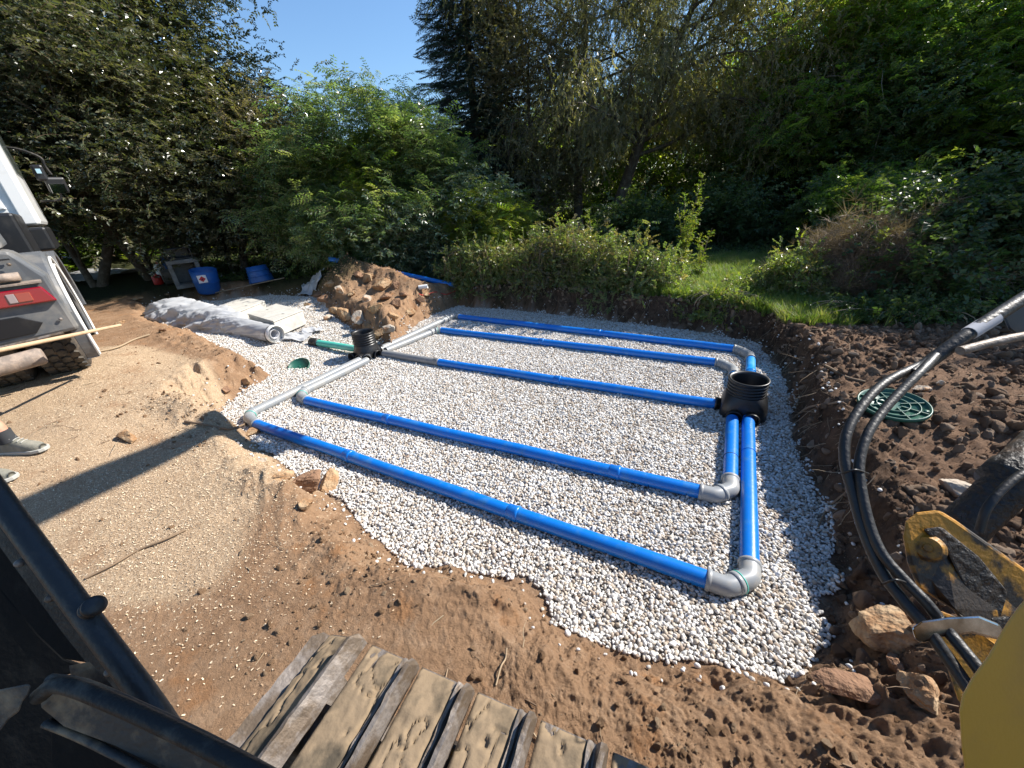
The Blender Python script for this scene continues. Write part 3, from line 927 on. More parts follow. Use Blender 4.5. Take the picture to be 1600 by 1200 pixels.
# ------------------------------------------------------------------ rocks
def rock_mb(seed, size, flat=(1, .8, .6), sub=3):
    rng = np.random.default_rng(seed)
    v, f = ICO[sub]; v = v.copy()
    r = np.ones(len(v))
    K = rng.normal(0, 1, (10, 3)); K /= np.linalg.norm(K, axis=1)[:, None]
    for q in K:
        dd = (v * r[:, None]) @ q; lim = rng.uniform(.38, .74)
        r = np.where(dd > lim, r * lim / dd, r)
    P = v * r[:, None]
    nz = vnoise(P[:, 0] * 4 + P[:, 2] * 2.3, P[:, 1] * 4 - P[:, 2] * 3.1, seed) * .05 + vnoise(P[:, 0] * 11 + P[:, 2] * 7, P[:, 1] * 11 - P[:, 2] * 5, seed + 3) * .025
    P = P * (1 + nz)[:, None] * np.array(flat) * size
    P = P @ euler(rng.normal(0, .16), rng.normal(0, .16), rng.uniform(0, 6.28)).T
    mb = MB(); mb.add(P, f, 0, False)
    return mb
ROCKS = [  # px, py, radius, flat, material, seed, label, lift
    (478, 762, .17, (1.2, .75, .6), 'rock_red', 1, 'largest brown rock on the rim of the pit left of centre', .3),
    (517, 757, .14, (1, .8, .6), 'rock_tan', 2, 'tan rock leaning against the largest brown rim rock', .3),
    (478, 790, .07, (1, .8, .9), 'rock_tan', 3, 'small yellowish stone in front of the largest brown rim rock', .3),
    (400, 678, .09, (1.3, .8, .5), 'rock_tan', 4, 'pale yellow stone beside the end of the nearest blue pipe', .4),
    (437, 750, .1, (1.2, .7, .5), 'rock_tan', 5, 'half buried tan stone left of the brown rim rock', .1),
    (410, 722, .06, (1, .8, .6), 'rock_white', 6, 'small grey stone among the pale chips by the rim', .2),
    (205, 688, .11, (1.2, .8, .7), 'rock_tan', 7, 'rounded tan rock on the soil left of the dark shadow', .2),
    (1375, 988, .15, (1.25, .95, .62), 'rock_tan', 38, 'large flat muddy boulder at the near right corner of the gravel', .3),
    (1340, 1080, .13, (1.5, .8, .45), 'rock_red', 39, 'broken reddish rock slab at the bottom right', .2),
    (1440, 1085, .1, (.9, .8, .75), 'rock_tan', 10, 'upright brown stone beside the boulder at the bottom right', .2),
    (1493, 772, .13, (1.2, .8, .6), 'rock_white', 11, 'white and orange quartz rock above the yellow machine arm', .3),
    (1437, 612, .08, (1.2, .8, .6), 'rock_white', 12, 'small pinkish stone behind the hoses on the right bank', .3),
    (1470, 600, .045, (1, .8, .7), 'rock_white', 13, 'small grey stone on the right bank under the upper hose', .3),
    (1400, 1038, .06, (1, .8, .6), 'rock_red', 14, 'brown stone wedged between the boulder and the slab', .2),
    (255, 518, .08, (1.5, .7, .4), 'rock_red', 15, 'flat reddish stone at the foot of the wrapped roll', .3),
    (215, 470, .1, (1.2, .8, .6), 'rock_tan', 16, 'tan rock in the spoil between the truck and the wrapped roll', .3),
    (262, 462, .09, (1.2, .8, .6), 'rock_tan', 17, 'orange rock on the low ridge behind the wrapped roll', .3),
    (190, 505, .07, (1.3, .8, .5), 'rock_tan', 18, 'flat tan stone near the tip of the wooden pole', .3),
    (385, 600, .09, (1.2, .6, .9), 'rock_tan', 19, 'brown rock standing in the left bank of the gravel', .3),
    (355, 612, .07, (1, .7, .9), 'rock_red', 20, 'dark rock in the left bank above the shadow', .2),
    (1545, 780, .06, (1, .8, .6), 'rock_red', 21, 'reddish stone beside the white and orange quartz rock', .2),
    (1310, 840, .05, (1, .8, .7), 'rock_red', 22, 'dark stone on the gravel edge left of the hoses', .2),
    (900, 612, .0, None, None, 0, None, 0),
]
for px, py, s_, fl, m, sd_, lb, lift in ROCKS:
    if lb is None: continue
    p = hit(px, py)
    mb = rock_mb(sd_, s_, fl)
    o = obj('rock', mb, m, origin=(0, 0, 0), label=lb, cat='rock', group='loose rocks dug out of the pit')
    o.location = (p[0], p[1], p[2] + s_ * lift)
PILE = [(576, 438, .16, 'largest orange rock near the crest of the spoil heap'), (598, 447, .15, 'second orange rock right of the crest rock on the heap'),
        (560, 432, .09, 'small rock just below the crest of the spoil heap'), (541, 495, .13, 'big tan rock at the foot of the heap facing the gravel'),
        (563, 500, .11, 'tan rock right of the big foot rock of the heap'), (525, 488, .1, 'brown rock at the left end of the heap foot'),
        (603, 468, .1, 'brown rock half way down the right flank of the heap'), (620, 478, .09, 'pale rock low on the right flank of the heap'),
        (592, 525, .11, 'orange rock right behind the left black chamber'), (606, 516, .08, 'tan rock right of the one behind the left chamber'),
        (518, 445, .09, 'tan rock high on the left flank of the heap'), (508, 470, .09, 'brown rock low on the left flank of the heap'),
        (619, 447, .09, 'grey white rock on the right shoulder of the heap'), (640, 490, .07, 'small stone at the right foot of the heap by the grey pipe'),
        (575, 470, .08, 'brown stone in the middle of the heap face'), (548, 462, .07, 'tan stone in the middle of the heap face left of another'),
        (655, 470, .07, 'small tan stone on the low right tail of the heap'), (497, 462, .07, 'small brown stone at the far left of the heap'),
        (480, 478, .06, 'last small stone left of the heap beside the gravel')]
PILE += [(532, 455, .09, 'brown rock on the left face of the heap under the crest'), (585, 485, .1, 'brown rock above the gap between the two foot rocks and the chamber'),
         (560, 520, .06, 'small brown stone at the heap foot above the teal pipe'), (630, 462, .08, 'brown rock under the grey white shoulder rock'),
         (668, 462, .06, 'small brown stone near the white pipe offcut'), (512, 500, .07, 'small tan rock at the heap foot nearest the concrete covers'),
         (612, 498, .08, 'dark brown rock low on the heap near the outer grey pipe')]
for i, (px, py, s_, lb) in enumerate(PILE):
    p = hit(px, py)
    s_ = s_ * 1.6
    mb = rock_mb(60 + i, s_, (1.1, .8, .75), 3)
    o = obj('rock', mb, ['rock_tan', 'rock_red', 'rock_red', 'rock_tan', 'rock_white'][i % 5 if i not in (0, 1, 3) else 0], origin=(0, 0, 0), label=lb, cat='rock', group='rocks in the spoil heap behind the left chamber')
    o.location = (p[0], p[1], p[2] + s_ * .25)

# ------------------------------------------------------------------ pipes
RP = 0.055
ZP = 0.062
def pp(px, py, z=ZP): return at(px, py, z)
def pipe(name, a, b, m, label, group, slots=0, sockets=(), r=RP, slotm='slot', rings=()):
    a = np.array(a, float); b = np.array(b, float)
    root = thing(name, label, 'pipe', (a + b) / 2 - np.array([0, 0, r]), group)
    d = b - a; L = np.linalg.norm(d); d /= L
    n = max(2, int(L / .5) + 1)
    side = np.cross(d, [0, 0, 1]); side /= np.linalg.norm(side)
    P = [a + d * L * i / n + np.array([0, 0, .004 * math.sin(i * 2.1 + a[0])]) * (0 < i < n) for i in range(n + 1)]
    mb = MB(); mb.tube(P, r, 28, 0, cap=False)
    mb.lathe([(r, 0), (r - .006, 0), (r - .006, .1)], a, d, 28); mb.lathe([(r, 0), (r - .006, 0), (r - .006, -.1)], b, d, 28)
    obj('tube', mb, m, root)
    for t in sockets:
        c = a + d * L * t
        mb = MB(); mb.lathe([(r, -.06), (r + .0045, -.055), (r + .0045, .0), (r + .008, .008), (r + .008, .02), (r + .0045, .028), (r, .03)], c, d, 28)
        obj('socket', mb, m, root)
    up = np.cross(side, d)
    me = None
    for i in range(slots):
        t = (i + .7) / slots
        c = a + d * L * t
        if me is None:
            mb = MB()
            k = 7
            rr = r + .0012
            V = []
            for q in range(k):
                an = math.radians(-62 + 54 * q / (k - 1))
                for w_ in (-.0026, .0026):
                    V.append(c + side * rr * math.cos(an) + up * rr * math.sin(an) + d * w_)
            mb.add(V, [(2 * q, 2 * q + 1, 2 * q + 3, 2 * q + 2) for q in range(k - 1)], 0, False)
            o = obj('slot', mb, slotm, root, origin=c); me = o.data
            if side[1] * 1 > 0: pass
        else:
            o = bpy.data.objects.new('slot', me); C.objects.link(o); o.parent = root; o.location = Vector(c - world_loc(root))
    for t, rm in rings:
        c = a + d * L * t
        mb = MB(); mb.lathe([(r + .001, -.003), (r + .003, -.003), (r + .003, .003), (r + .001, .003)], c, d, 28)
        obj('ring_mark', mb, rm, root)
    return root

def elbow(a, corner, b, label, r=RP, seal=True, name='pipe_elbow', m='grey', chamfer=.085):
    """two short 45 degree bends pushed together between points a and b"""
    a, corner, b = (np.array(v, float) for v in (a, corner, b))
    root = thing(name, label, 'pipe fitting', corner - np.array([0, 0, r]), 'grey bends at the corners of the pipe loops')
    u = (a - corner); la = np.linalg.norm(u); u /= la
    v = (b - corner); lb = np.linalg.norm(v); v /= lb
    c1 = corner + u * min(chamfer, la * .8); c2 = corner + v * min(chamfer, lb * .8)
    mid = (c1 + c2) / 2
    R_ = r + .005
    def seg(p, q, s_):
        dd = (q - p) / np.linalg.norm(q - p)
        path = [p, p + (q - p) * .35, q - (q - p) * .2, q, q + (s_ - q) * .25, q + (s_ - q) * .6, s_]
        Q = smooth_path([p, q + (p - q) * .22, q + (s_ - q) * .25, s_], 5)
        return Q
    mb = MB(); Q = seg(a, c1, mid); mb.tube(Q, [R_] * len(Q), 28, 0, cap=True); obj('bend', mb, m, root)
    mb = MB(); Q = seg(b, c2, mid); mb.tube(Q, [R_ - .001] * len(Q), 28, 0, cap=True); obj('bend', mb, m, root)
    dm = (c2 - c1) / np.linalg.norm(c2 - c1)
    mb = MB(); mb.lathe([(R_, -.03), (R_ + .005, -.028), (R_ + .005, .0), (R_, .002)], mid, dm, 28); obj('socket', mb, m, root)
    if seal:
        mb = MB(); mb.lathe([(R_, 0), (R_ + .006, 0), (R_ + .006, .006), (R_, .006)], mid + dm * .004, dm, 28); obj('seal_ring', mb, 'teal', root)
    for e, q, w_ in ((a, c1, u), (b, c2, v)):
        mb = MB(); mb.lathe([(R_ - .001, 0), (R_ + .006, .003), (R_ + .006, .02), (R_, .028)], e, -w_, 28); obj('socket', mb, m, root)
    return root

G1 = 'blue drainage pipes laid in loops on the gravel'
G2 = 'grey connecting pipes between the loops'
P1a, P1b = pp(402, 663), pp(1103, 905)
P2a, P2b = pp(480, 626), pp(1092, 768)
P3a, P3b = pp(686, 566), pp(1136, 634)
P4a, P4b = pp(690, 516), pp(1117, 566)
P5a, P5b = pp(718, 495), pp(1146, 545)
R1a, R1b = pp(1171, 880), pp(1169, 655)
R2a, R2b = pp(1141, 748), pp(1144, 655)
R3a, R3b = pp(1173, 562), pp(1172, 605)
R4a, R4b = pp(1147, 586), pp(1149, 605)
CH_R = np.array([.355, 4.12, 0.0]); CH_L = np.array([-4.93, 3.95, 0.0])
pipe('blue_pipe', P1a, P1b, 'blue', 'nearest long blue pipe running along the front edge of the gravel', G1, 18, (.33, .72), rings=((.715, 'labelwhite'),))
pipe('blue_pipe', P2a, P2b, 'blue', 'second long blue pipe from the front with a grey elbow at its right end', G1, 16, (.3, .86))
pipe('blue_pipe', P3a, P3b, 'blue', 'middle blue pipe running straight into the right black chamber', G1, 9, (.5,))
pipe('blue_pipe', P4a, P4b, 'blue', 'second blue pipe from the back ending in a curved grey elbow', G1, 0, (.45,))
pipe('blue_pipe', P5a, P5b, 'blue', 'rearmost blue pipe along the foot of the back bank', G1, 0, (.6,))
pipe('blue_pipe', R1a, R1b, 'blue', 'outer short blue pipe from the near corner up to the right chamber', G1, 0, (), rings=((.67, 'blue'),))
pipe('blue_pipe', R2a, R2b, 'blue', 'inner short blue pipe in front of the right chamber', G1, 0, (), rings=((.3, 'slot'),))
pipe('blue_pipe', R3a, R3b, 'bluelight', 'outer short pale blue pipe just behind the right chamber', G1, 0, (.5,))
pipe('blue_pipe', R4a, R4b, 'bluelight', 'inner short pale blue pipe just behind the right chamber', G1, 0, ())
GA, GB = pp(397, 643), pp(562, 563)
GC, GD = pp(478, 610), pp(574, 563)
GE, GF = pp(594, 546), pp(697, 499)
GG, GH = pp(603, 548), pp(672, 520)
pipe('grey_pipe', GA, GB, 'grey', 'outer grey pipe from the left chamber to the front left corner', G2, 0, ())
pipe('grey_pipe', GC, GD, 'grey', 'inner grey pipe from the left chamber to the second blue pipe', G2, 0, ())
pipe('grey_pipe', GE, GF, 'grey', 'outer grey pipe from the left chamber to the back left corner', G2, 0, ())
pipe('grey_pipe', GG, GH, 'grey', 'inner grey pipe from the left chamber towards the back', G2, 0, ())
pipe('grey_pipe', pp(600, 552), pp(686, 566), 'darkgrey', 'short dark grey pipe joining the left chamber to the middle blue pipe', G2, 0, (.98,))
elbow(GA, pp(384, 650), P1a, 'grey elbow at the front left corner of the outer loop')
elbow(GC, pp(466, 618), P2a, 'grey elbow at the left end of the second blue pipe')
elbow(GF, pp(709, 493), P5a, 'grey elbow at the back left corner of the outer loop', seal=False)
elbow(GH, pp(682, 515.5), P4a, 'grey elbow at the left end of the second rear pipe')
elbow(P1b, pp(1172, 930), R1a, 'large grey elbow at the front right corner with a teal seal', chamfer=.12)
elbow(P2b, pp(1144, 781), R2a, 'grey elbow at the right end of the second blue pipe', seal=False, chamfer=.12)
elbow(P5b, pp(1172, 549), R3a, 'grey elbow at the back right corner of the outer loop', seal=False, chamfer=.16)
elbow(P4b, pp(1145, 569.5), R4a, 'curved grey elbow right behind the right chamber', seal=False, chamfer=.16)

def chamber(c, ports, label, body='round', H=.4, R_=.172):
    root = thing('inspection_chamber', label, 'inspection chamber', c, 'black inspection chambers joining the pipes')
    # riser: corrugated, open at the top
    z0 = .2
    prof = [(R_ - .012, z0)]
    k = 6; step = (H - z0) / k
    for i in range(k):
        zz = z0 + i * step
        prof += [(R_ - .014, zz + step * .1), (R_ - .014, zz + step * .42), (R_, zz + step * .52), (R_ + .001, zz + step * .72), (R_, zz + step * .9), (R_ - .014, zz + step * .99)]
    prof += [(R_ + .004, H), (R_ + .004, H + .008), (R_ - .012, H + .008)]
    for i in range(k, 0, -1):
        zz = z0 + i * step
        prof += [(R_ - .022, zz - step * .1), (R_ - .03, zz - step * .4)]
    prof += [(R_ - .03, .03), (.0, .03)]
    mb = MB(); mb.lathe(prof, c, (0, 0, 1), 48); obj('riser', mb, 'black', root)
    if body == 'round':
        mb = MB(); mb.lathe([(R_ + .002, z0 + .03), (R_ + .006, z0 + .0), (R_ + .02, z0 - .03), (R_ + .03, .11), (R_ + .03, .04), (R_ + .01, .0), (0, .0)], c, (0, 0, 1), 48)
    else:
        mb = MB(); n = 48; V = []
        levels = [(R_ + .004, z0 + .05, 0), (R_ + .012, z0 + .03, .2), (R_ + .03, z0 - .04, .8), (R_ + .03, .05, 1), (R_ + .02, .0, 1)]
        for rr, zz, sq in levels:
            for j in range(n):
                a = 2 * math.pi * j / n
                m_ = max(abs(math.cos(a)), abs(math.sin(a)))
                q = rr * (1 - sq) + sq * min(rr / m_, rr * 1.22)
                V.append((c[0] + math.cos(a) * q, c[1] + math.sin(a) * q, c[2] + zz))
        F = [(i * n + (j + 1) % n, i * n + j, (i + 1) * n + j, (i + 1) * n + (j + 1) % n) for i in range(len(levels) - 1) for j in range(n)]
        mb.add(V, F, 0, True)
    obj('chamber_body', mb, 'black', root)
    for dx, dy, ox, oy, open_ in ports:
        d = np.array([dx, dy, 0.0]); d /= np.linalg.norm(d)
        o = c + np.array([ox, oy, ZP + .004])
        r2 = RP + .012
        prof = [(r2, .08), (r2, R_ + .055), (r2 + .006, R_ + .058), (r2 + .006, R_ + .078), (r2 - .004, R_ + .08), (r2 - .008, R_ + .04)]
        if open_: prof += [(r2 - .016, R_ + .0), (0, R_)]
        mb = MB(); mb.lathe(prof, o, d, 32); obj('port', mb, 'black', root)
        if open_:
            mb = MB(); mb.lathe([(r2 - .004, R_ + .081), (r2 - .004, R_ + .085), (r2 - .012, R_ + .085), (r2 - .012, R_ + .06)], o, d, 32)
            obj('port_ring', mb, 'grey', root)
    return root
dA = (GA - GB); dE = (GF - GE)
chamber(CH_L, [(-1, .12, 0, 0, 0), (dA[0], dA[1], -.10, 0, 0), (dA[0], dA[1], .07, 0, 0), (dE[0], dE[1], -.09, 0, 0), (dE[0], dE[1], .05, 0, 0), (1, 0, 0, 0, 0), (.72, -.7, 0, 0, 1)],
        'left black corrugated chamber with a teal inlet pipe and an open port', 'round', .42)
chamber(CH_R, [(0, -1, -.075, 0, 0), (0, -1, .075, 0, 0), (0, 1, -.075, 0, 0), (0, 1, .075, 0, 0), (-1, 0, 0, 0, 0)],
        'right black corrugated chamber where the blue pipes meet', 'square', .4, .178)
# inlet
TA, TB = at(492, 535, .13), at(556, 545, .10)
r_ = pipe('teal_pipe', TA, TB, 'teal', 'short teal inlet pipe left of the left chamber', None, 0, ())
mb = MB(); d_ = (TB - TA) / np.linalg.norm(TB - TA)
mb.lathe([(.0, -.09), (RP, -.09), (RP + .02, -.08), (RP + .022, -.01), (RP + .014, .0), (RP + .014, .05), (RP + .022, .055), (RP + .022, .085), (RP, .09)], TA, d_, 32)
obj('rubber_coupling', mb, 'rubber', origin=TA, label='black rubber coupling on the far end of the teal inlet pipe', cat='pipe fitting')

# ------------------------------------------------------------------ green lids
def lid(c, nrm, spin, label, ribs, r=.2):
    nrm = np.array(nrm, float); nrm /= np.linalg.norm(nrm)
    root = thing('chamber_lid', label, 'lid', c - nrm * .02, 'green chamber lids lying about')
    mb = MB(); mb.lathe([(0, .0), (r * .95, .0), (r, .006), (r, .03), (r - .008, .032), (r - .012, .01), (0, .01)], c, nrm, 48); obj('disc', mb, 'green', root)
    q = np.array([1.0, 0, 0]); u = np.cross(nrm, q); u /= np.linalg.norm(u); w_ = np.cross(nrm, u)
    if ribs:
        for rr in (r * .45, r * .72):
            mb = MB(); mb.lathe([(rr - .003, .01), (rr - .003, .024), (rr + .003, .024), (rr + .003, .01)], c, nrm, 40); obj('ring_rib', mb, 'green', root)
        for i in range(8):
            a = spin + i * math.pi / 4
            dd = u * math.cos(a) + w_ * math.sin(a)
            mb = MB(); R3 = np.stack([dd, np.cross(nrm, dd), nrm], 1)
            mb.box(c + dd * r * .58 + nrm * .017, (r * .72, .006, .014), R3); obj('rib', mb, 'green', root)
        for a in (0.4, 2.5, 4.4):
            dd = u * math.cos(a) + w_ * math.sin(a)
            mb = MB(); mb.lathe([(0, .02), (.016, .02), (.016, .0)], c + dd * r * .85 + nrm * .005, nrm, 12); obj('bolt_boss', mb, 'green', root)
    else:
        mb = MB(); mb.lathe([(0, .014), (.02, .013), (.024, .01)], c, nrm, 16); obj('knob', mb, 'green', root)
    return root
p = hit(469, 576)
lid(p + np.array([0, 0, .03]), (.28, -.42, 1), .2, 'dark green lid tilted on the gravel left of the left chamber', False, .16)
p = hit(1392, 640)
lid(p + np.array([0, 0, .03]), (-.05, -.12, 1), .3, 'green ribbed lid lying upside down on the soil behind the hoses', True, .21)

# ------------------------------------------------------------------ wrapped roll, plastic sheet
ra = hit(432, 536) + np.array([0, 0, .17]); rb = hit(262, 500) + np.array([0, 0, .17])
def roll():
    root = thing('wrapped_roll', 'geotextile roll wrapped in crumpled white plastic film', 'roll', (ra + rb) / 2 - np.array([0, 0, .17]))
    d = rb - ra; L = np.linalg.norm(d); d /= L
    side = np.cross(d, [0, 0, 1]); side /= np.linalg.norm(side); up = np.cross(side, d)
    n, k = 80, 170
    Tt, Aa = np.meshgrid(np.arange(k + 1) / k, 2 * math.pi * np.arange(n) / n, indexing='ij')
    ca, sa = np.cos(Aa), np.sin(Aa)
    base = .155 + .10 * sstep(.12, .55, Tt) - .09 * sstep(.9, 1.0, Tt)
    cr = ridged(Tt * 9 + ca * 1.1 + 3, sa * 1.3 + Tt * 4.8, 3, 301)
    cr2 = ridged(Tt * 16 + ca * 1.6, sa * 2.2 - Tt * 7, 3, 311)
    amp = .014 + .10 * sstep(.06, .45, Tt)
    r = base + cr * amp + cr2 * amp * .4
    sag = -.03 * (sa < -.3) * sstep(.1, .3, Tt)
    wide = 1.0 + .35 * sstep(.2, .6, Tt)
    V = ra + d * L * Tt[..., None] + side * (r * ca * wide)[..., None] + up * (r * sa * .92 + sag)[..., None]
    V = V.reshape(-1, 3)
    F = [(i * n + j, (i + 1) * n + j, (i + 1) * n + (j + 1) % n, i * n + (j + 1) % n) for i in range(k) for j in range(n)]
    F.append(tuple(k * n + j for j in range(n)))
    mb = MB(); mb.add(V, F, 0, True)
    obj('plastic_wrapping', mb, 'film', root)
    mb = MB(); mb.lathe([(.066, .03), (.146, .03), (.152, .02), (.157, -.02), (.145, -.05)], ra, d * 1.0, 40)
    mb.v[-1] = mb.v[-1] - d * .035
    obj('rolled_layers', mb, 'white', root)
    mb = MB(); mb.lathe([(.085, .02), (.085, -.035), (.072, -.035), (.068, .25), (0, .25)], ra - d * .01, d, 40)
    obj('core_tube', mb, 'cardboard', root)
    for r in (.1, .115, .13):
        mb = MB(); mb.lathe([(r - .002, .0), (r - .002, -.016), (r + .002, -.016), (r + .002, .0)], ra - d * .012, d, 40)
        obj('rolled_edge', mb, 'film', root)
roll()
def sheet(name, c, w_, h_, amp, seed, m, label, cat, rz=0.0, tilt=0.0, lift=0.0):
    n = 26
    u, v = np.meshgrid(np.arange(n) / (n - 1) - .5, np.arange(n) / (n - 1) - .5, indexing='ij')
    ed = 1 + .06 * np.sin(9 * v + seed) + .06 * np.sin(8 * u + seed * 2)
    lx, ly = u * w_ * ed, v * h_ * ed
    x = c[0] + math.cos(rz) * lx - math.sin(rz) * ly; y = c[1] + math.sin(rz) * lx + math.cos(rz) * ly
    z = terrain(x, y) + .015 + lift + amp * (1 + ridged(u * 3 + seed, v * 3 + seed, 3, seed)) * .6 + tilt * (v + .5)
    V = np.stack([x, y, z], -1).reshape(-1, 3)
    F = [(i * n + j, (i + 1) * n + j, (i + 1) * n + j + 1, i * n + j + 1) for i in range(n - 1) for j in range(n - 1)]
    mb = MB(); mb.add(V, F, 0, True)
    o = obj(name, mb, m, label=label, cat=cat)
    sol = o.modifiers.new('thickness', 'SOLIDIFY'); sol.thickness = .002
    return o
sheet('plastic_sheet', hit(462, 530), .45, .3, .06, 5, 'film', 'crumpled grey plastic sheet under the coupling of the teal pipe', 'plastic sheet', .4)
sheet('plastic_sheet', hit(489, 521), .34, .22, .07, 8, 'film', 'small piece of grey film on the gravel behind the teal pipe', 'plastic sheet', .9)
sheet('bag', hit(488, 447), .62, .42, .09, 11, 'film', 'flattened pale plastic bag behind the spoil heap', 'bag', .5)
sheet('bag', hit(1430, 478), .16, .12, .05, 13, 'film', 'torn white plastic bag caught on the undergrowth at right', 'bag', .9, .22, .22)
sheet('plastic_sheet', hit(150, 438), 1.6, 1.5, .16, 15, 'stone_dust', 'grey tarpaulin heap lying beside the truck', 'tarpaulin', .3)
sheet('plastic_sheet', hit(165, 428), 2.6, .7, .07, 17, 'film', 'thin pale plastic sheeting spread behind the tarpaulin heap', 'plastic sheet', .3)

# ------------------------------------------------------------------ concrete covers
def cover_block(pa, pb, pc, zt, hh, label):
    """left, front and right top corners seen in the photo; fourth follows"""
    a, b, c = at(*pa, zt), at(*pb, zt), at(*pc, zt)
    dd = a + c - b
    top = np.array([a, b, c, dd])
    cen = top.mean(0)
    root = thing('concrete_cover', label, 'concrete cover', (cen[0], cen[1], zt - hh), 'concrete covers stacked by the roll')
    mb = MB(); body = cen + (top - cen) * .985; body[:, 2] = zt - hh
    mb.prism(body, (0, 0, hh - .028)); obj('base', mb, 'concrete', root, bevel=.012)
    mb = MB(); t2 = cen + (top - cen) * 1.0; t2[:, 2] = zt - .022
    mb.prism(t2, (0, 0, .022)); obj('slab', mb, 'concrete', root, bevel=.006)
    mb = MB(); q = top[1] * .5 + top[2] * .5; u = (top[0] + top[3]) / 2 - q
    for k in (.2, .8):
        w = q + u * k
        mb.box((w[0], w[1], zt + .001), (.05, .02, .006), rotz(.3))
    obj('lifting_slot', mb, 'concrete_dark', root)
gz = max(tz(*at(x, y, .4)[:2]) for x, y in ((427, 515), (440, 500), (473, 495), (440, 485)))
cover_block((386, 490), (427, 502), (473, 484), gz + .2, .28, 'front pale concrete cover block next to the wrapped roll')
cover_block((333, 481), (367, 489), (414, 470), gz + .22, .3, 'rear pale concrete cover block behind the wrapped roll')

# ------------------------------------------------------------------ tubs, concrete frames, crate, canister
def tub(pl, pr, py_top, label, flip, sticker):
    m_ = hit((pl[0] + pr[0]) / 2, (pl[1] + pr[1]) / 2 + 3); dist0 = np.hypot(m_[0], m_[1])
    a, b = far(pl[0], dist0, pl[1]), far(pr[0], dist0, pr[1])
    c = m_; r = np.hypot(*(a - b)) / 2 / 1.1
    away = c[:2] / np.linalg.norm(c[:2])
    c = c + np.array([away[0], away[1], 0]) * r * .5
    c[2] = tz(c[0], c[1])
    dist = np.hypot(c[0], c[1]) - r
    # height from the sight line over the rim
    H = topz((pl[0] + pr[0]) / 2, py_top, dist) - c[2]
    root = thing('plastic_tub', label, 'tub', c, 'blue plastic tubs by the hedge')
    ang = math.radians(9 if not flip else 12)
    ax = np.array([math.sin(ang) * (1 if not flip else -.6), 0, math.cos(ang)])
    if not flip: prof = [(0, 0), (r * .95, 0), (r, .03), (r * 1.1, H * .5), (r * 1.17, H), (r * 1.14, H), (r * 1.06, H * .5), (r * .96, .05), (0, .04)]
    else: prof = [(r * 1.0, 0), (r * 1.02, .02), (r * .9, H * .5), (r * .82, H), (0, H + .0)]
    mb = MB(); mb.lathe(prof, c, ax, 48); obj('tub_wall', mb, 'tub', root)
    for hq in ((.5,) if not flip else (.35, .7)):
        rr = (r * 1.1 if not flip else r * (1.02 - .2 * hq))
        mb = MB(); mb.lathe([(rr, H * hq - .012), (rr + .012, H * hq - .008), (rr + .012, H * hq + .008), (rr, H * hq + .012)], c, ax, 48); obj('hoop', mb, 'tub', root)
    if sticker:
        d = -c[:2] / np.linalg.norm(c[:2]); d = np.array([d[0], d[1], 0])
        s_ = np.cross([0, 0, 1], d); ctr = c + ax * (H * .66) + d * r * 1.2 - s_ * r * .28
        u = s_; w = np.array([0, 0, 1.0])
        q = H * .16
        mb = MB(); mb.prism([ctr - u * q - w * q, ctr + u * q - w * q, ctr + u * q + w * q, ctr - u * q + w * q], d * .004); obj('sticker', mb, 'labelwhite', root)
        q2 = q * .78; ctr = ctr + d * .005
        mb = MB(); mb.prism([ctr - u * q2, ctr - w * q2, ctr + u * q2, ctr + w * q2], d * .003); o = obj('hazard_diamond', mb, 'labelred', root)
        ctr = ctr + d * .004; q3 = q * .3
        fl = [(-.5, -.6), (.5, -.6), (.7, -.1), (.35, .1), (.3, .6), (0, .2), (-.2, .9), (-.45, .2), (-.7, -.1)]
        mb = MB(); mb.prism([ctr + u * q3 * x + w * q3 * y for x, y in fl], d * .002); obj('flame_mark', mb, 'slot', root)
tub((309, 458), (351, 458), 420, 'blue tub with a red hazard diamond sticker beside the concrete frames', False, True)
tub((391, 448), (434, 442), 416, 'blue tub turned upside down to the right of the stickered one', True, False)

def frame_box(px, py, w_, d_, h_, wall, rz, m, label, cat, name, roll_=0.0, z=0):
    p = hit(px, py)
    root = thing(name, label, cat, p + np.array([0, 0, z]), None)
    R_ = rotz(rz)
    c = p + np.array([0, 0, z])
    def bx(nm, off, size):
        mb = MB(); mb.box(c + R_ @ np.array(off), size, R_); obj(nm, mb, m, root, bevel=.01)
    bx('bottom_wall', (0, 0, wall / 2), (w_, d_, wall)); bx('top_wall', (0, 0, h_ - wall / 2), (w_, d_, wall))
    bx('side_wall', (-w_ / 2 + wall / 2, 0, h_ / 2), (wall, d_, h_ - 2 * wall - .004)); bx('side_wall', (w_ / 2 - wall / 2, 0, h_ / 2), (wall, d_, h_ - 2 * wall - .004))
    bx('back_wall', (0, d_ / 2 - .02, h_ / 2), (w_ - 2 * wall - .004, .04, h_ - 2 * wall - .004)); bx('floor_lining', (0, .02, wall + .01), (w_ - 2 * wall - .01, d_ - .1, .012))
    return root
fr = frame_box(300, 447, .62, .5, .66, .09, math.radians(70), 'concrete_dark', 'grey concrete frame standing on its side behind the stickered tub', 'concrete frame', 'concrete_box')
frame_box(300, 447, .5, .36, .26, .03, math.radians(72), 'black', 'black crate on top of the grey concrete frame', 'crate', 'crate', z=.665)
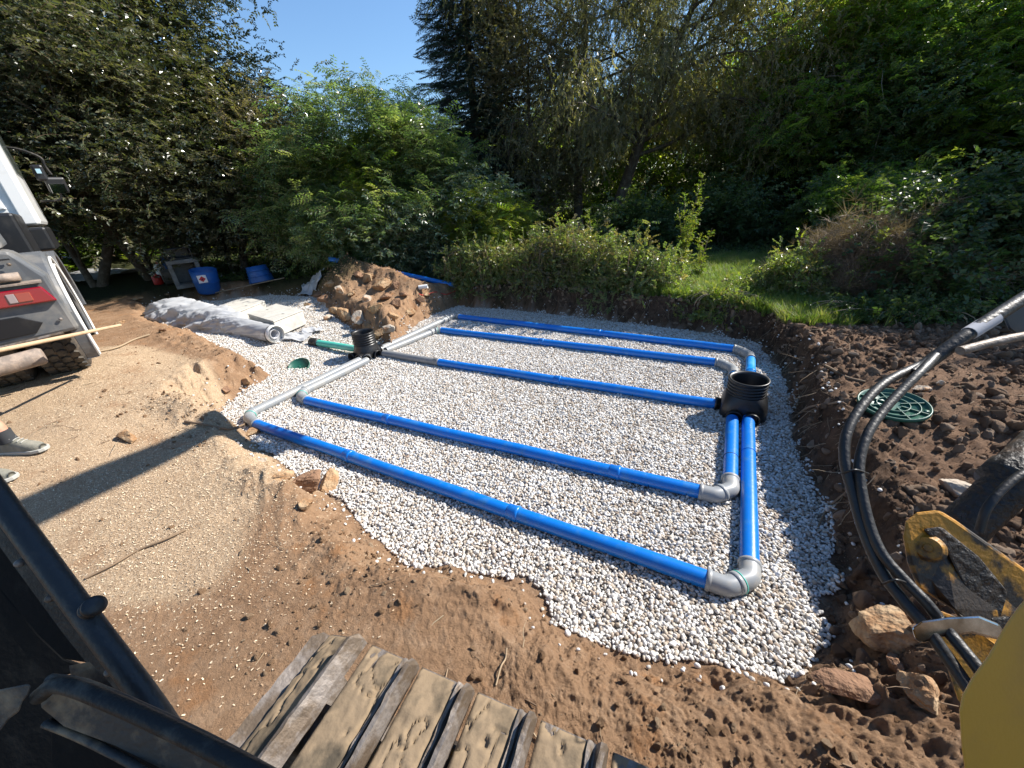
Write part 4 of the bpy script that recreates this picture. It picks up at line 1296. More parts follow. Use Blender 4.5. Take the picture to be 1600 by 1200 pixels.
def bowl():
    p = hit(276, 443)
    root = thing('concrete_half_ring', 'grey half round concrete piece left of the concrete frame', 'concrete piece', p)
    V = []; n = 20
    ax = np.array([.35, .94, 0]); s_ = np.cross(ax, [0, 0, 1.])
    mb = MB()
    for r, fl in ((.34, 1), (.28, 0)):
        for i in range(n + 1):
            a = math.pi + math.pi * i / n
            for e in (-.22, .22):
                V.append(p + np.array([0, 0, .36]) + s_ * r * math.cos(a) + np.array([0, 0, r * 1.05 * math.sin(a)]) + ax * e)
    k = (n + 1) * 2
    F = []
    for i in range(n):
        F += [(2 * i, 2 * i + 1, 2 * i + 3, 2 * i + 2), (k + 2 * i, k + 2 * i + 2, k + 2 * i + 3, k + 2 * i + 1), (2 * i, 2 * i + 2, k + 2 * i + 2, k + 2 * i), (2 * i + 1, k + 2 * i + 1, k + 2 * i + 3, 2 * i + 3)]
    F += [(0, k, k + 1, 1), (2 * n, 2 * n + 1, k + 2 * n + 1, k + 2 * n)]
    mb.add(V, F, 0, False)
    obj('curved_wall', mb, 'concrete_dark', root, bevel=.008)
    mb = MB(); mb.prism([p + np.array([0, 0, .36]) + s_ * .29 * math.cos(math.pi + math.pi * i / 12) + np.array([0, 0, .3 * math.sin(math.pi + math.pi * i / 12)]) + ax * .16 for i in range(13)], ax * .04)
    obj('end_wall', mb, 'concrete_dark', root)
bowl()
def canister(px, py, m, label, h_=.5, r=.11):
    p = hit(px, py)
    root = thing('canister', label, 'canister', p)
    mb = MB(); mb.lathe([(0, 0), (r, 0), (r * 1.04, .03), (r * 1.04, h_ * .78), (r * .8, h_ * .9), (r * .35, h_ * .95), (0, h_ * .95)], p, (.08, 0, 1), 20); obj('body', mb, m, root)
    mb = MB(); mb.lathe([(r * .3, h_ * .94), (r * .3, h_ * 1.04), (0, h_ * 1.04)], p, (.08, 0, 1), 14); obj('cap', mb, 'red', root)
    mb = MB(); mb.tube(smooth_path([p + np.array([.3 * r, 0, h_ * .9]), p + np.array([.5 * r, 0, h_ * 1.08]), p + np.array([r * .95, 0, h_ * .8])], 5), .012, 8); obj('handle', mb, m, root)
canister(258, 440, 'white', 'white canister at the left end of the materials by the hedge')
canister(268, 432, 'tub', 'small blue canister behind the grey half round piece', .62, .09)
canister(249, 444, 'red', 'red canister on the grass left of the white one', .26, .1)
# plank, stored pipe, short pipe, red rope
def bar(name, a, b, r, m, label, cat, sq=None):
    mb = MB(); mb.tube([a, a * .5 + b * .5 + np.array([0, 0, .003]), b], r, 10, 0, squash=sq); return obj(name, mb, m, label=label, cat=cat)
a, b = hit(325, 462), hit(447, 443)
bar('plank', a + np.array([0, 0, .03]), b + np.array([0, 0, .14]), .03, 'oldwood', 'narrow weathered plank on the ground in front of the upside down tub', 'plank', .5)
b = hit(716, 452); a = np.array([*far(487, 10.4), topz(487, 415, 10.4) - .1])
SPARE = (a, b)
pipe('blue_pipe', a + np.array([0, 0, .2]), b + np.array([0, 0, .08]), 'blue', 'spare blue pipe lying behind the spoil heap under the bushes', None, 0, (.4,))
a = hit(655, 453)
pipe('pipe_offcut', a + np.array([0, 0, .05]), a + np.array([.16, .1, .06]), 'white', 'short white pipe offcut below the spare blue pipe', None, 0, (), r=.045)
a = hit(655, 461)
def rope():
    rng = np.random.default_rng(5)
    pts = []
    for t in np.linspace(0, 1, 12):
        q = hit(655 + 75 * t, 461 - 4 * t + 2.5 * math.sin(t * 14)); pts.append(q + np.array([0, 0, .015 + .01 * rng.random()]))
    mb = MB(); mb.tube(smooth_path(pts, 4), .009, 6)
    obj('rope', mb, 'red', label='red rope lying on the edge of the back bank', cat='rope')
rope()
pts = [hit(x, y) + np.array([0, 0, .02]) for x, y in ((1225, 503), (1235, 498), (1246, 500), (1262, 492))]
mb = MB(); mb.tube(smooth_path(pts, 4), .007, 6); obj('rope', mb, 'red', label='short piece of red cord at the top of the right bank', cat='rope')
# named roots on the soil
for pl, lb, r in (([(135, 905), (180, 885), (215, 862), (255, 848), (290, 830)], 'long thin brown root lying on the soil below the shadow at left', .007),
                  ([(150, 552), (185, 545), (210, 532), (235, 525)], 'pale forked stick on the soil right of the truck', .012),
                  ([(1240, 655), (1262, 640), (1300, 632), (1330, 628)], 'pale bent root on the right bank beside the chamber', .01),
                  ([(1275, 830), (1290, 800), (1310, 780), (1330, 765)], 'thin root on the bank left of the lower hose', .007),
                  ([(775, 1072), (783, 1045), (790, 1030), (792, 1015)], 'thin dry stalk standing near the track', .004),
                  ([(290, 660), (330, 668), (360, 672), (385, 665)], 'pale root in the shadow at the edge of the pit', .012),
                  ([(1255, 560), (1290, 575), (1320, 590), (1350, 600)], 'brown root half buried in the right bank', .01)):
    mb = MB(); mb.tube(smooth_path([hit(*q) + np.array([0, 0, r * 1.2 + .01 * (i % 2)]) for i, q in enumerate(pl)], 5), r, 7)
    obj('root', mb, 'twig', label=lb, cat='root')

# ------------------------------------------------------------------ trees and shrubs
def tree(name, label, cat, base, height, crown, T, seed, n_sprigs, trunk_r=.1, lean=(0, 0), low=.15, profile='round', bark='bark', sscale=1.0, droop=0.0,
         limbs=26, stems=1, group=None, clump=.32, flat=.0):
    rng = np.random.default_rng(seed)
    base = np.array([base[0], base[1], tz(base[0], base[1]) - .05])
    root = thing(name, label, cat, base, group)
    tm = MB(); lm = MB()
    P = []; D = []
    for st in range(stems):
        ln = np.array([lean[0] + (rng.normal(0, .22) if stems > 1 else 0), lean[1] + (rng.normal(0, .22) if stems > 1 else 0)])
        hh = height * (1 if st == 0 else rng.uniform(.65, .95))
        b0 = base + (np.array([rng.normal(0, .2), rng.normal(0, .2), 0]) if stems > 1 else 0)
        k = 12
        tp = []
        wob = rng.normal(0, 1, (2, 2))
        for i in range(k + 1):
            t = i / k
            tp.append(b0 + np.array([ln[0] * hh * t + .04 * hh * wob[0, 0] * math.sin(2.3 * t * math.pi) * t, ln[1] * hh * t + .04 * hh * wob[1, 0] * math.sin(1.9 * t * math.pi) * t, hh * t * .96]))
        tp = np.array(tp)
        r0 = trunk_r * (1 if st == 0 else .7)
        tm.tube(tp, r0 * (1 - np.linspace(0, 1, k + 1) * .9) + .004, 9)
        for i in range(max(4, limbs // stems)):
            t = low + (1 - low) * ((i + rng.random()) / max(4, limbs // stems)) * .97
            q = t * k; a = int(min(q, k - 1)); p0 = tp[a] + (tp[a + 1] - tp[a]) * (q - a)
            if profile == 'round': w_ = math.sin(math.pi * min(1, (t - low) / (1 - low) * .82 + .16)) ** .7
            elif profile == 'cone': w_ = (1 - (t - low) / (1 - low)) * .93 + .07
            elif profile == 'column': w_ = .75 + .35 * math.sin(math.pi * t) - .55 * max(0, t - .75) * 3
            else: w_ = .5 + .5 * math.sin(math.pi * t)
            w_ = max(.12, w_)
            az = i * 2.399 + rng.normal(0, .4)
            up_ = {'round': .55, 'cone': -.12, 'column': .9, 'wide': .35}[profile] + rng.normal(0, .12)
            d = np.array([math.cos(az), math.sin(az), up_]); d /= np.linalg.norm(d)
            L = crown * w_ * rng.uniform(.75, 1.12) / max(.5, math.hypot(d[0], d[1]))
            L = min(L, crown * 1.5)
            pth = [p0]; dd = d.copy()
            m_ = 6
            for s_ in range(m_):
                dd = dd + rng.normal(0, .13, 3) + np.array([0, 0, -droop * .12 if s_ > 2 else .02]); dd /= np.linalg.norm(dd)
                pth.append(pth[-1] + dd * L / m_)
            pth = np.array(pth)
            rl = max(.006, r0 * .42 * (1 - t * .7))
            lm.tube(pth, rl * (1 - np.linspace(0, .9, m_ + 1)), 5, cap=False)
            subs = 5
            for s_ in range(subs):
                f = .3 + .7 * (s_ + rng.random()) / subs
                q = f * m_; a = int(min(q, m_ - 1)); c0 = pth[a] + (pth[a + 1] - pth[a]) * (q - a)
                sd_ = dd + rng.normal(0, .7, 3) + np.array([0, 0, .1 - droop * .4]); sd_ /= np.linalg.norm(sd_)
                sl = L * .34 * rng.uniform(.6, 1.2)
                c1 = c0 + sd_ * sl * .5 + rng.normal(0, .03, 3); c2 = c0 + sd_ * sl + np.array([0, 0, -droop * sl * .3])
                lm.tube([c0, c1, c2], [rl * .4, rl * .25, .003], 4, cap=False)
                for e in range(4):
                    g = rng.random()
                    P.append(c0 + (c2 - c0) * g); D.append(sd_)
                P.append(c2); D.append(sd_)
            for e in range(4):
                g = rng.uniform(.35, 1) * m_; a = int(min(g, m_ - 1))
                P.append(pth[a] + (pth[a + 1] - pth[a]) * (g - a)); D.append(dd)
    obj('trunk', tm, bark, root)
    obj('limbs', lm, bark, root)
    P = np.array(P); D = np.array(D)
    w = .4 + rng.random(len(P)) ** 1.5          # some boughs carry more leaves than others
    pick = rng.choice(len(P), n_sprigs, p=w / w.sum())
    off = rng.normal(0, 1, (n_sprigs, 3)) * clump * np.array([1, 1, .8 - flat * .4])
    if droop > 0: off[:, 2] -= np.abs(rng.normal(0, droop * .45, n_sprigs))
    Q = P[pick] + off
    Q[:, 2] = np.maximum(Q[:, 2], base[2] + .08)
    dd = D[pick] + rng.normal(0, .55, (n_sprigs, 3))
    yaw = np.arctan2(dd[:, 1], dd[:, 0]); pit_ = -np.arctan2(dd[:, 2], np.hypot(dd[:, 0], dd[:, 1])) * .6 + droop * .5
    rot = np.stack([rng.normal(0, .4, n_sprigs), pit_, yaw], -1)
    scatter('foliage', Q, rot, rng.uniform(.75, 1.3, n_sprigs) * sscale, T, parent=root, seed=seed)
    return root

LH = 'trees of the tall dark hedge at left'
# left hedge
for i, (px, d, ht, cr, T, ns, lb) in enumerate([
        (-190, 15.0, 9.5, 2.9, T_BROAD, 6000, 'tall dark hedge tree at the far left behind the truck cab'),
        (-40, 16.5, 11.0, 3.0, T_BROAD, 8000, 'dark hedge tree rising directly above the truck mirror'),
        (95, 15.2, 11, 3.0, T_BROAD, 8500, 'broad dark hedge tree just right of the truck cab'),
        (185, 15.0, 9, 2.5, T_BROAD, 8500, 'dark hedge tree above the tarpaulin heap'),
        (262, 14.4, 6.4, 1.8, T_BROAD, 7000, 'dark hedge tree above the concrete frames and the stickered tub'),
        (325, 14.6, 4.4, 1.4, T_BROAD, 5600, 'slanting dark tree whose crown edges the open sky at left'),
        (412, 14.2, 3.3, 1.4, T_BROWN, 5200, 'brownish shrub tree above the upside down blue tub')]):
    b = far(px, d)
    tree('hedge_tree', lb, 'tree', b, ht, cr, T, 100 + i, ns, .11, low=.05, profile='column', group=LH, clump=.42, sscale=1.05, limbs=34, stems=2)
# light green pinnate shrubs in the middle
AS = 'young ash like trees behind the spoil heap'
for i, (px, d, py, cr, T, ns, lb, pf) in enumerate([
        (478, 12.8, 190, 1.2, T_ASH, 3400, 'young ash left of the open sky notch with a feathery top', 'column'),
        (512, 12.4, 95, .8, T_ASH, 2200, 'slender young ash with its top against the sky', 'column'),
        (575, 12.4, 175, 1.2, T_ASHY, 3000, 'yellowish green young ash between the two tallest', 'round'),
        (640, 12.0, 60, 1.05, T_ASH, 4200, 'tallest young ash with a pale pointed top against the sky', 'column'),
        (685, 11.6, 225, 1.15, T_SILVER, 3400, 'silvery leaved shrub in front of the spruce', 'round'),
        (600, 11.0, 260, 1.1, T_SILVER, 2800, 'grey green shrub low in front of the tallest ash', 'round'),
        (530, 11.4, 265, 1.1, T_ASH, 3000, 'green shrub above the left end of the spare blue pipe', 'round')]):
    b = far(px, d)
    ht = topz(px, py, d) - .75 - cr * (.95 if pf == 'column' else .45)
    tree('young_tree' if pf == 'column' else 'shrub', lb, 'tree' if pf == 'column' else 'shrub', b, ht, cr, T, 200 + i, int(ns * .72), .05, low=.06, profile=pf, bark='bark_pale', group=AS, clump=.28, sscale=1.05, limbs=26, stems=3)
# spruce
def spruce(px, d, ht, cr, seed, label, n_whorl=60):
    rng = np.random.default_rng(seed)
    b = far(px, d); base = np.array([b[0], b[1], tz(b[0], b[1]) - .05])
    root = thing('spruce_tree', label, 'spruce', base, 'dark spruces')
    mb = MB(); mb.tube([base, base + np.array([0, 0, ht * .5]), base + np.array([0, 0, ht])], [.18, .1, .01], 9); obj('trunk', mb, 'bark', root)
    lm = MB(); P = []; rot = []; sc = []
    for i in range(n_whorl):
        t = .03 + .95 * i / n_whorl
        for j in range(7):
            az = j * .9 + i * 1.3 + rng.normal(0, .2)
            L = cr * (1 - t) ** .8 * rng.uniform(.75, 1.15) + .12
            p0 = base + np.array([0, 0, ht * t])
            d_ = np.array([math.cos(az), math.sin(az), -.12 - .15 * (1 - t)])
            p1 = p0 + d_ * L * .6; p2 = p0 + d_ * L + np.array([0, 0, .1 * L])
            lm.tube([p0, p1, p2], [.02, .012, .004], 4, cap=False)
            m_ = int(3 + L * 7)
            for q in range(m_):
                g = .15 + .85 * (q + rng.random()) / m_
                p = p0 + (p2 - p0) * g + rng.normal(0, .05, 3)
                P.append(p); rot.append([rng.normal(0, .3), .15 + rng.normal(0, .2), az + rng.choice([-1, 1]) * rng.uniform(0, .9)]); sc.append(rng.uniform(1.0, 1.6))
    obj('limbs', lm, 'bark', root)
    scatter('foliage', P, rot, np.array(sc), T_SPRUCE, parent=root, seed=seed)
spruce(752, 14.8, 12.5, 1.85, 301, 'dark blue green spruce rising past the top of the picture right of the sky')
spruce(1640, 17.5, 6.6, 2.4, 302, 'dark spruce at the far right edge above the shrubs', 30)
# willow group
WL = 'fine leaved grey green trees in the middle'
tree('willow_tree', 'big fine leaved tree with an upright trunk behind the bramble mound', 'tree', far(905, 15.0), 9.2, 3.3, T_WILLOW, 401, 8500, .17, low=.22, profile='wide', group=WL, clump=.36, droop=.5, limbs=36)
b = far(950, 15.4); c = far(1060, 15.4)
ln = (c - b) / 7.0
tree('willow_tree', 'fine leaved tree with a thick trunk leaning to the right', 'tree', b, 8.8, 3.5, T_WILLOW, 402, 9500, .22, lean=ln, low=.28, profile='wide', group=WL, clump=.38, droop=.5, limbs=38)
tree('willow_tree', 'fine leaved tree with drooping boughs above the tall weed', 'tree', far(1165, 16.5), 6.4, 3.0, T_WILLOW, 403, 6000, .14, low=.3, profile='wide', group=WL, clump=.36, droop=.6, limbs=34)
tree('willow_tree', 'brownish tree between the spruce and the big upright trunk', 'tree', far(835, 14.4), 6.2, 1.9, T_BROWN, 404, 5000, .12, low=.15, profile='round', group=WL, clump=.34, limbs=34, sscale=.9)
# right hand trees
RT = 'bright green trees at right'
for i, (px, d, ht, cr, T, ns, lb, ln, tr, pf, lo) in enumerate([
        (1270, 16.0, 5.6, 2.5, T_FRESH, 3800, 'bright green tree right of the gaps of sky', (0, 0), .1, 'wide', .2),
        (1385, 17, 5.4, 2.9, T_FRESH, 3600, 'bright green tree with a thin pale leaning trunk', (.02, .03), .06, 'wide', .3),
        (1480, 17, 5.2, 2.9, T_FRESH, 3600, 'feathery bright tree behind the dark shrubs at right', (0, 0), .08, 'wide', .2),
        (1590, 16.5, 4.9, 2.7, T_FRESH, 3400, 'bright tree at the top right corner', (0, 0), .08, 'wide', .2),
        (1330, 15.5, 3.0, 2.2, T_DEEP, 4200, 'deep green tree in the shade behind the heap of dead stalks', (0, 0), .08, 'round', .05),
        (1775, 12.2, 3.6, 1.6, T_DEEP, 3400, 'dark tree added just outside the right edge to shade the bank', (0, 0), .1, 'round', .05),  # this and the next tree are added to shade the right bank and shrubs
        (1930, 11.6, 3.6, 1.6, T_DEEP, 3000, 'dark tree added furthest right to shade the spoil bank', (0, 0), .1, 'round', .05),
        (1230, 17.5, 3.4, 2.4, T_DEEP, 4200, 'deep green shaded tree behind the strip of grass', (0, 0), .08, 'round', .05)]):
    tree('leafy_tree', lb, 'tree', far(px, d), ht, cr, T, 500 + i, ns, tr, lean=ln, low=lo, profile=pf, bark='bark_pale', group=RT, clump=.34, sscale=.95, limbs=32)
RS = 'shrubs at the right edge of the clearing'
for i, (px, d, ht, cr, T, ns, lb) in enumerate([
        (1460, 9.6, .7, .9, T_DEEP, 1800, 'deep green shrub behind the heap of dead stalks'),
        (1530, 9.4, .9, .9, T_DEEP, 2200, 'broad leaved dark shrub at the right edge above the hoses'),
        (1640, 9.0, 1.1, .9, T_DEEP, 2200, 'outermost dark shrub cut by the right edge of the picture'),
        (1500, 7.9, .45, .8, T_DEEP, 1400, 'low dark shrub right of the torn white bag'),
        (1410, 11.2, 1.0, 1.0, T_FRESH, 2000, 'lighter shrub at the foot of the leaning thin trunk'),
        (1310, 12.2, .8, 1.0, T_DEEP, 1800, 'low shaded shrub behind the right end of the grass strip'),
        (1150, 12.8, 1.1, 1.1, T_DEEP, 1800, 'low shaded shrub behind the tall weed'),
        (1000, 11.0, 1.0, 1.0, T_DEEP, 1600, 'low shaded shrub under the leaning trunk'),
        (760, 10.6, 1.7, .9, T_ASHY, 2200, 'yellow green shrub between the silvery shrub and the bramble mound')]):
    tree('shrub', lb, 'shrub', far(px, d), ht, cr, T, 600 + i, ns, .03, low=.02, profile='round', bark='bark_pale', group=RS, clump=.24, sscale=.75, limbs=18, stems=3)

# bramble mounds: leafy shell over arching canes
def mound(name, label, px, py, w_, dp, h_, T, seed, n, group, sscale=.75, shift=.5, rz=0, straw=0):
    rng = np.random.default_rng(seed)
    b = hit(px, py); away = b[:2] / np.hypot(*b[:2])
    c = b[:2] + away * shift
    base = np.array([c[0], c[1], tz(c[0], c[1])])
    root = thing(name, label, 'heap' if 'heap' in name else 'bush', base, group)
    mb = MB()
    for i in range(22):
        a0 = rng.uniform(0, 6.28); a1 = a0 + rng.normal(0, 1.0)
        p0 = base + np.array([math.cos(a0) * w_ * .5 * rng.random(), math.sin(a0) * dp * .5 * rng.random(), 0])
        p3 = base + np.array([math.cos(a1) * w_ * rng.uniform(.7, 1.1), math.sin(a1) * dp * rng.uniform(.7, 1.1), h_ * rng.uniform(-.1, .4)])
        mb.tube(bez(p0, p0 + np.array([0, 0, h_ * 1.3]), p3 + np.array([0, 0, h_ * .8]), p3, 9), [.006] * 8 + [.002], 4, cap=False)
    obj('canes', mb, 'twig', root)
    u = rng.uniform(0, 1, n) ** .45
    az = rng.uniform(0, 6.28, n); el = np.arcsin(rng.uniform(0, 1, n))
    lump = 1 + .8 * fbm(az * 1.9, el * 3.3, 3, seed) + .12 * rng.normal(0, 1, n)
    x = np.cos(az) * np.cos(el) * w_ * u * lump; y = np.sin(az) * np.cos(el) * dp * u * lump
    z = np.sin(el) * h_ * u * lump
    zz = terrain(base[0] + x, base[1] + y)
    P = np.stack([base[0] + x, base[1] + y, np.maximum(zz, base[2] - .25) + z + .03], -1)
    rot = np.stack([rng.normal(0, .7, n), rng.normal(-.2, .8, n), az + rng.normal(0, 1.5, n)], -1)
    scatter('foliage', P, rot, rng.uniform(.6, 1.25, n) * sscale, T, parent=root, seed=seed)
    return root
BM = 'bramble mounds on the back bank'
mound('bramble_bush', 'bramble mound at the left end of the back bank beside the spare pipe', 750, 455, .95, .5, .75, T_BRAM, 701, 3400, BM)
mound('bramble_bush', 'tall bramble mound with brownish leaves behind the middle of the rear pipes', 875, 462, 1.1, .55, .98, T_BRAM + T_BROWN[:1], 702, 5600, BM)
mound('bramble_bush', 'lower bramble mound sloping towards the tall weed', 985, 468, .8, .5, .72, T_BRAM, 703, 3200, BM)
mound('bramble_bush', 'dark ivy like bush left of the bramble mounds under the silvery shrub', 665, 434, .9, .5, .7, T_SILVER, 704, 2000, BM, shift=1.1)
mound('bramble_bush', 'low leafy bush at the right end of the grass strip', 1232, 478, .62, .45, .55, T_BRAM + T_WEED[:1], 705, 2400, BM)
mound('bramble_bush', 'small leafy weeds hanging over the bank below the grass strip', 1120, 485, .55, .25, .2, T_WEED + T_BRAM, 706, 900, BM, .5, .12)
mound('bramble_bush', 'dark leafy growth along the top of the right bank', 1380, 512, .8, .35, .2, T_DEEP, 707, 700, BM, .5)
mound('hay_heap', 'heap of dead brown stalks under the dark trees at right', 1350, 472, 1.05, .6, .8, T_STRAW, 709, 8000, None, .8, .4)
# tall weed
def weed(px, py, ht, label, seed, stems=4, T=T_WEED):
    rng = np.random.default_rng(seed)
    b = hit(px, py)
    root = thing('tall_weed', label, 'plant', b, 'tall weeds on the bank')
    mb = MB(); P = []; rot = []; sc = []
    for s_ in range(stems):
        H = ht * (1 if s_ == 0 else rng.uniform(.5, .92)); az = rng.uniform(0, 6.28); le = rng.uniform(.05, .22)
        pth = [b + np.array([math.cos(az) * le * t * t * H, math.sin(az) * le * t * t * H, H * t]) for t in np.linspace(0, 1, 7)]
        mb.tube(pth, np.linspace(.009, .002, 7), 5)
        for k in range(int(H * 48)):
            t = rng.uniform(.15, 1); p = b + np.array([math.cos(az) * le * t * t * H, math.sin(az) * le * t * t * H, H * t])
            P.append(p); rot.append([rng.normal(0, .3), -.5 + rng.normal(0, .3), rng.uniform(0, 6.28)]); sc.append(.68 * (1.15 - .6 * t))
    obj('stems', mb, 'twig', root)
    scatter('foliage', P, rot, np.array(sc), T, parent=root, seed=seed)
weed(1062, 440, 1.85, 'tall upright weed with small pale leaves at the left end of the grass strip', 801, 5)
weed(1090, 440, .95, 'shorter weed just right of the tall upright one', 802, 3)
weed(800, 448, .95, 'leafy shoot rising from the left bramble mound', 805, 4, T_BRAM)
weed(850, 452, 1.15, 'ragged bramble shoots on the left shoulder of the tall mound', 806, 4, T_BRAM)
weed(905, 455, 1.2, 'ragged bramble shoots on top of the tall mound', 807, 4, T_BRAM)
weed(965, 458, .9, 'ragged shoots between the tall and the lower bramble mound', 808, 4, T_BRAM)
weed(1020, 462, .8, 'leafy shoots at the right end of the lower bramble mound', 809, 4, T_BRAM)
weed(720, 448, .9, 'thin shoots at the left end of the bramble bank', 810, 4, T_WEED)
weed(1200, 468, .7, 'thin shoots beside the low bush at the right of the grass', 811, 3, T_BRAM)
weed(928, 420, 1.25, 'leafy shoot sticking out above the bramble mound', 803, 3)
weed(1330, 470, 1.0, 'thin leafy shoots over the heap of dead stalks', 804, 3)
# old branches across the bank and fence posts in the bushes
for pl, lb in (([(640, 392), (690, 388), (740, 384), (800, 392)], 'thin grey branch lying across the bushes above the spare pipe'),
               ([(1010, 395), (1030, 380), (1050, 385), (1056, 400)], 'bent bare branch in front of the lower bramble mound')):
    pass

# grass
def grass():
    rs = np.random.default_rng(55)
    N = 80000
    x = rs.uniform(-3, 3, N); y = rs.uniform(6.0, 11, N)
    zz = terrain(x, y)
    a = at(1040, 480, .45)[:2]; b = at(1250, 500, .45)[:2]; c = at(1270, 420, .5)[:2]; d = at(1075, 415, .5)[:2]
    cx, cy = ((a + b + c + d) / 4)
    ang = .25
    k = np.exp(-(((x - cx) / 1.5) ** 2 + ((y - cy) / 2.0) ** 2) ** 2) > rs.random(N)
    k &= (pit_dist(x, y) > .16)
    x, y, zz = x[k], y[k], zz[k]; m = len(x)
    scatter('grass', np.stack([x, y, zz], -1), np.stack([rs.normal(0, .15, m), rs.normal(0, .15, m), rs.uniform(0, 6.28, m)], -1), rs.uniform(.5, 1.1, m), T_GRASS, label='bright green grass strip behind the back bank')
    # sparse undergrowth on the shaded ground behind
    x = rs.uniform(-16, 6, 26000); y = rs.uniform(4.5, 15, 26000)
    r = np.hypot(x, y)
    k = (((x - cx) / 1.7) ** 2 + ((y - cy) / 2.3) ** 2 > 1) & (pit_dist(x, y) > .6) & ((y > 6.9) | (x < -8.4)) & (r > 8) & ~((x < -7) & (y < 5.2))
    for (mx, my), aa, sx, sy in MOUND[:3]: k &= (np.hypot(x - mx, y - my) > 1.2)
    sa_, sb_ = SPARE; sdv = (sb_ - sa_)[:2]; sl = np.hypot(*sdv); sdv = sdv / sl
    tt = (x - sa_[0]) * sdv[0] + (y - sa_[1]) * sdv[1]; pr = (x - sa_[0]) * sdv[1] - (y - sa_[1]) * sdv[0]
    k &= ~((tt > -.3) & (tt < sl + .3) & (pr > -.15) & (pr < .9))
    x, y = x[k], y[k]; m = len(x)
    scatter('undergrowth', np.stack([x, y, terrain(x, y) + .02], -1), np.stack([rs.normal(0, .3, m), rs.normal(-.3, .3, m), rs.uniform(0, 6.28, m)], -1), rs.uniform(.3, .7, m), T_DEEP + T_GRASS[:2],
            label='low shaded undergrowth beneath the trees')
grass()
# woodland mass behind
def woodland():
    rs = np.random.default_rng(66)
    N = 26000
    px = rs.uniform(-500, 2000, N)
    d = rs.uniform(19, 27, N)
    v = (CAM_R @ np.stack([px - 800, np.full(N, 300.), np.full(N, -FOC)])).T
    u = v[:, :2] / np.hypot(v[:, 0], v[:, 1])[:, None]
    x = u[:, 0] * d; y = u[:, 1] * d
    top = 5.4 + 1.6 * fbm(px / 180, d / 3, 3, 9) - 1.3 * sstep(1150, 1300, px) * sstep(1750, 1600, px) + 2.5 * sstep(350, 200, px)
    top = top - 1.6 * np.exp(-((px - 540) / 170) ** 2) - .8 * np.exp(-((px - 1180) / 80) ** 2)
    z = .6 + top * rs.random(N) ** .8
    rot = np.stack([rs.normal(0, .6, N), rs.normal(.1, .5, N), rs.uniform(0, 6.28, N)], -1)
    scatter('woodland', np.stack([x, y, z], -1), rot, rs.uniform(1.6, 2.8, N), T_FRESH[:3] + T_BROAD + T_DEEP[:2], label='dense dark wood closing off the view behind the trees')
woodland()

# house and garden things glimpsed through the hedge
def house():
    c = far(275, 26); base = np.array([c[0], c[1], tz(c[0], c[1])])
    rz = math.atan2(c[1], c[0]) + .3
    root = thing('white_house', 'white building glimpsed through the gap in the left hedge', 'house', base)
    R_ = rotz(rz)
    mb = MB(); mb.box(base + np.array([0, 0, 1.4]), (6, 9, 2.8), R_); obj('wall', mb, 'wallwhite', root)
    mb = MB()
    for s_ in (-1, 1):
        pass
    A = [base + R_ @ np.array(q) for q in ((-3.4, -4.8, 2.8), (3.4, -4.8, 2.8), (0, -4.8, 4.4))]
    mb.prism(A, R_ @ np.array([0, 9.6, 0])); obj('roof', mb, 'roof', root)
    for yy in (-2.6, 0, 2.6):
        mb = MB(); mb.box(base + R_ @ np.array([-3.01, yy, 1.6]), (.06, 1.1, 1.2), R_); w_ = obj('window', mb, 'white', root)
        mb = MB(); mb.box(base + R_ @ np.array([-3.05, yy, 1.6]), (.03, .96, 1.06), R_); obj('pane', mb, 'glassdark', w_, origin=None)
house()
def garden_chair():
    b = hit(108, 396)
    root = thing('garden_chair', 'small pink garden chair in the gap behind the truck', 'chair', b)
    mb = MB(); mb.box(b + np.array([0, 0, .45]), (.5, .5, .05)); obj('seat', mb, 'red', root, bevel=.01)
    mb = MB(); mb.box(b + np.array([-.22, 0, .75]), (.05, .5, .55)); obj('backrest', mb, 'red', root, bevel=.01)
    for x in (-.2, .2):
        for y in (-.2, .2):
            mb = MB(); mb.tube([b + np.array([x, y, 0]), b + np.array([x, y, .43])], .02, 6); obj('leg', mb, 'white', root)
garden_chair()

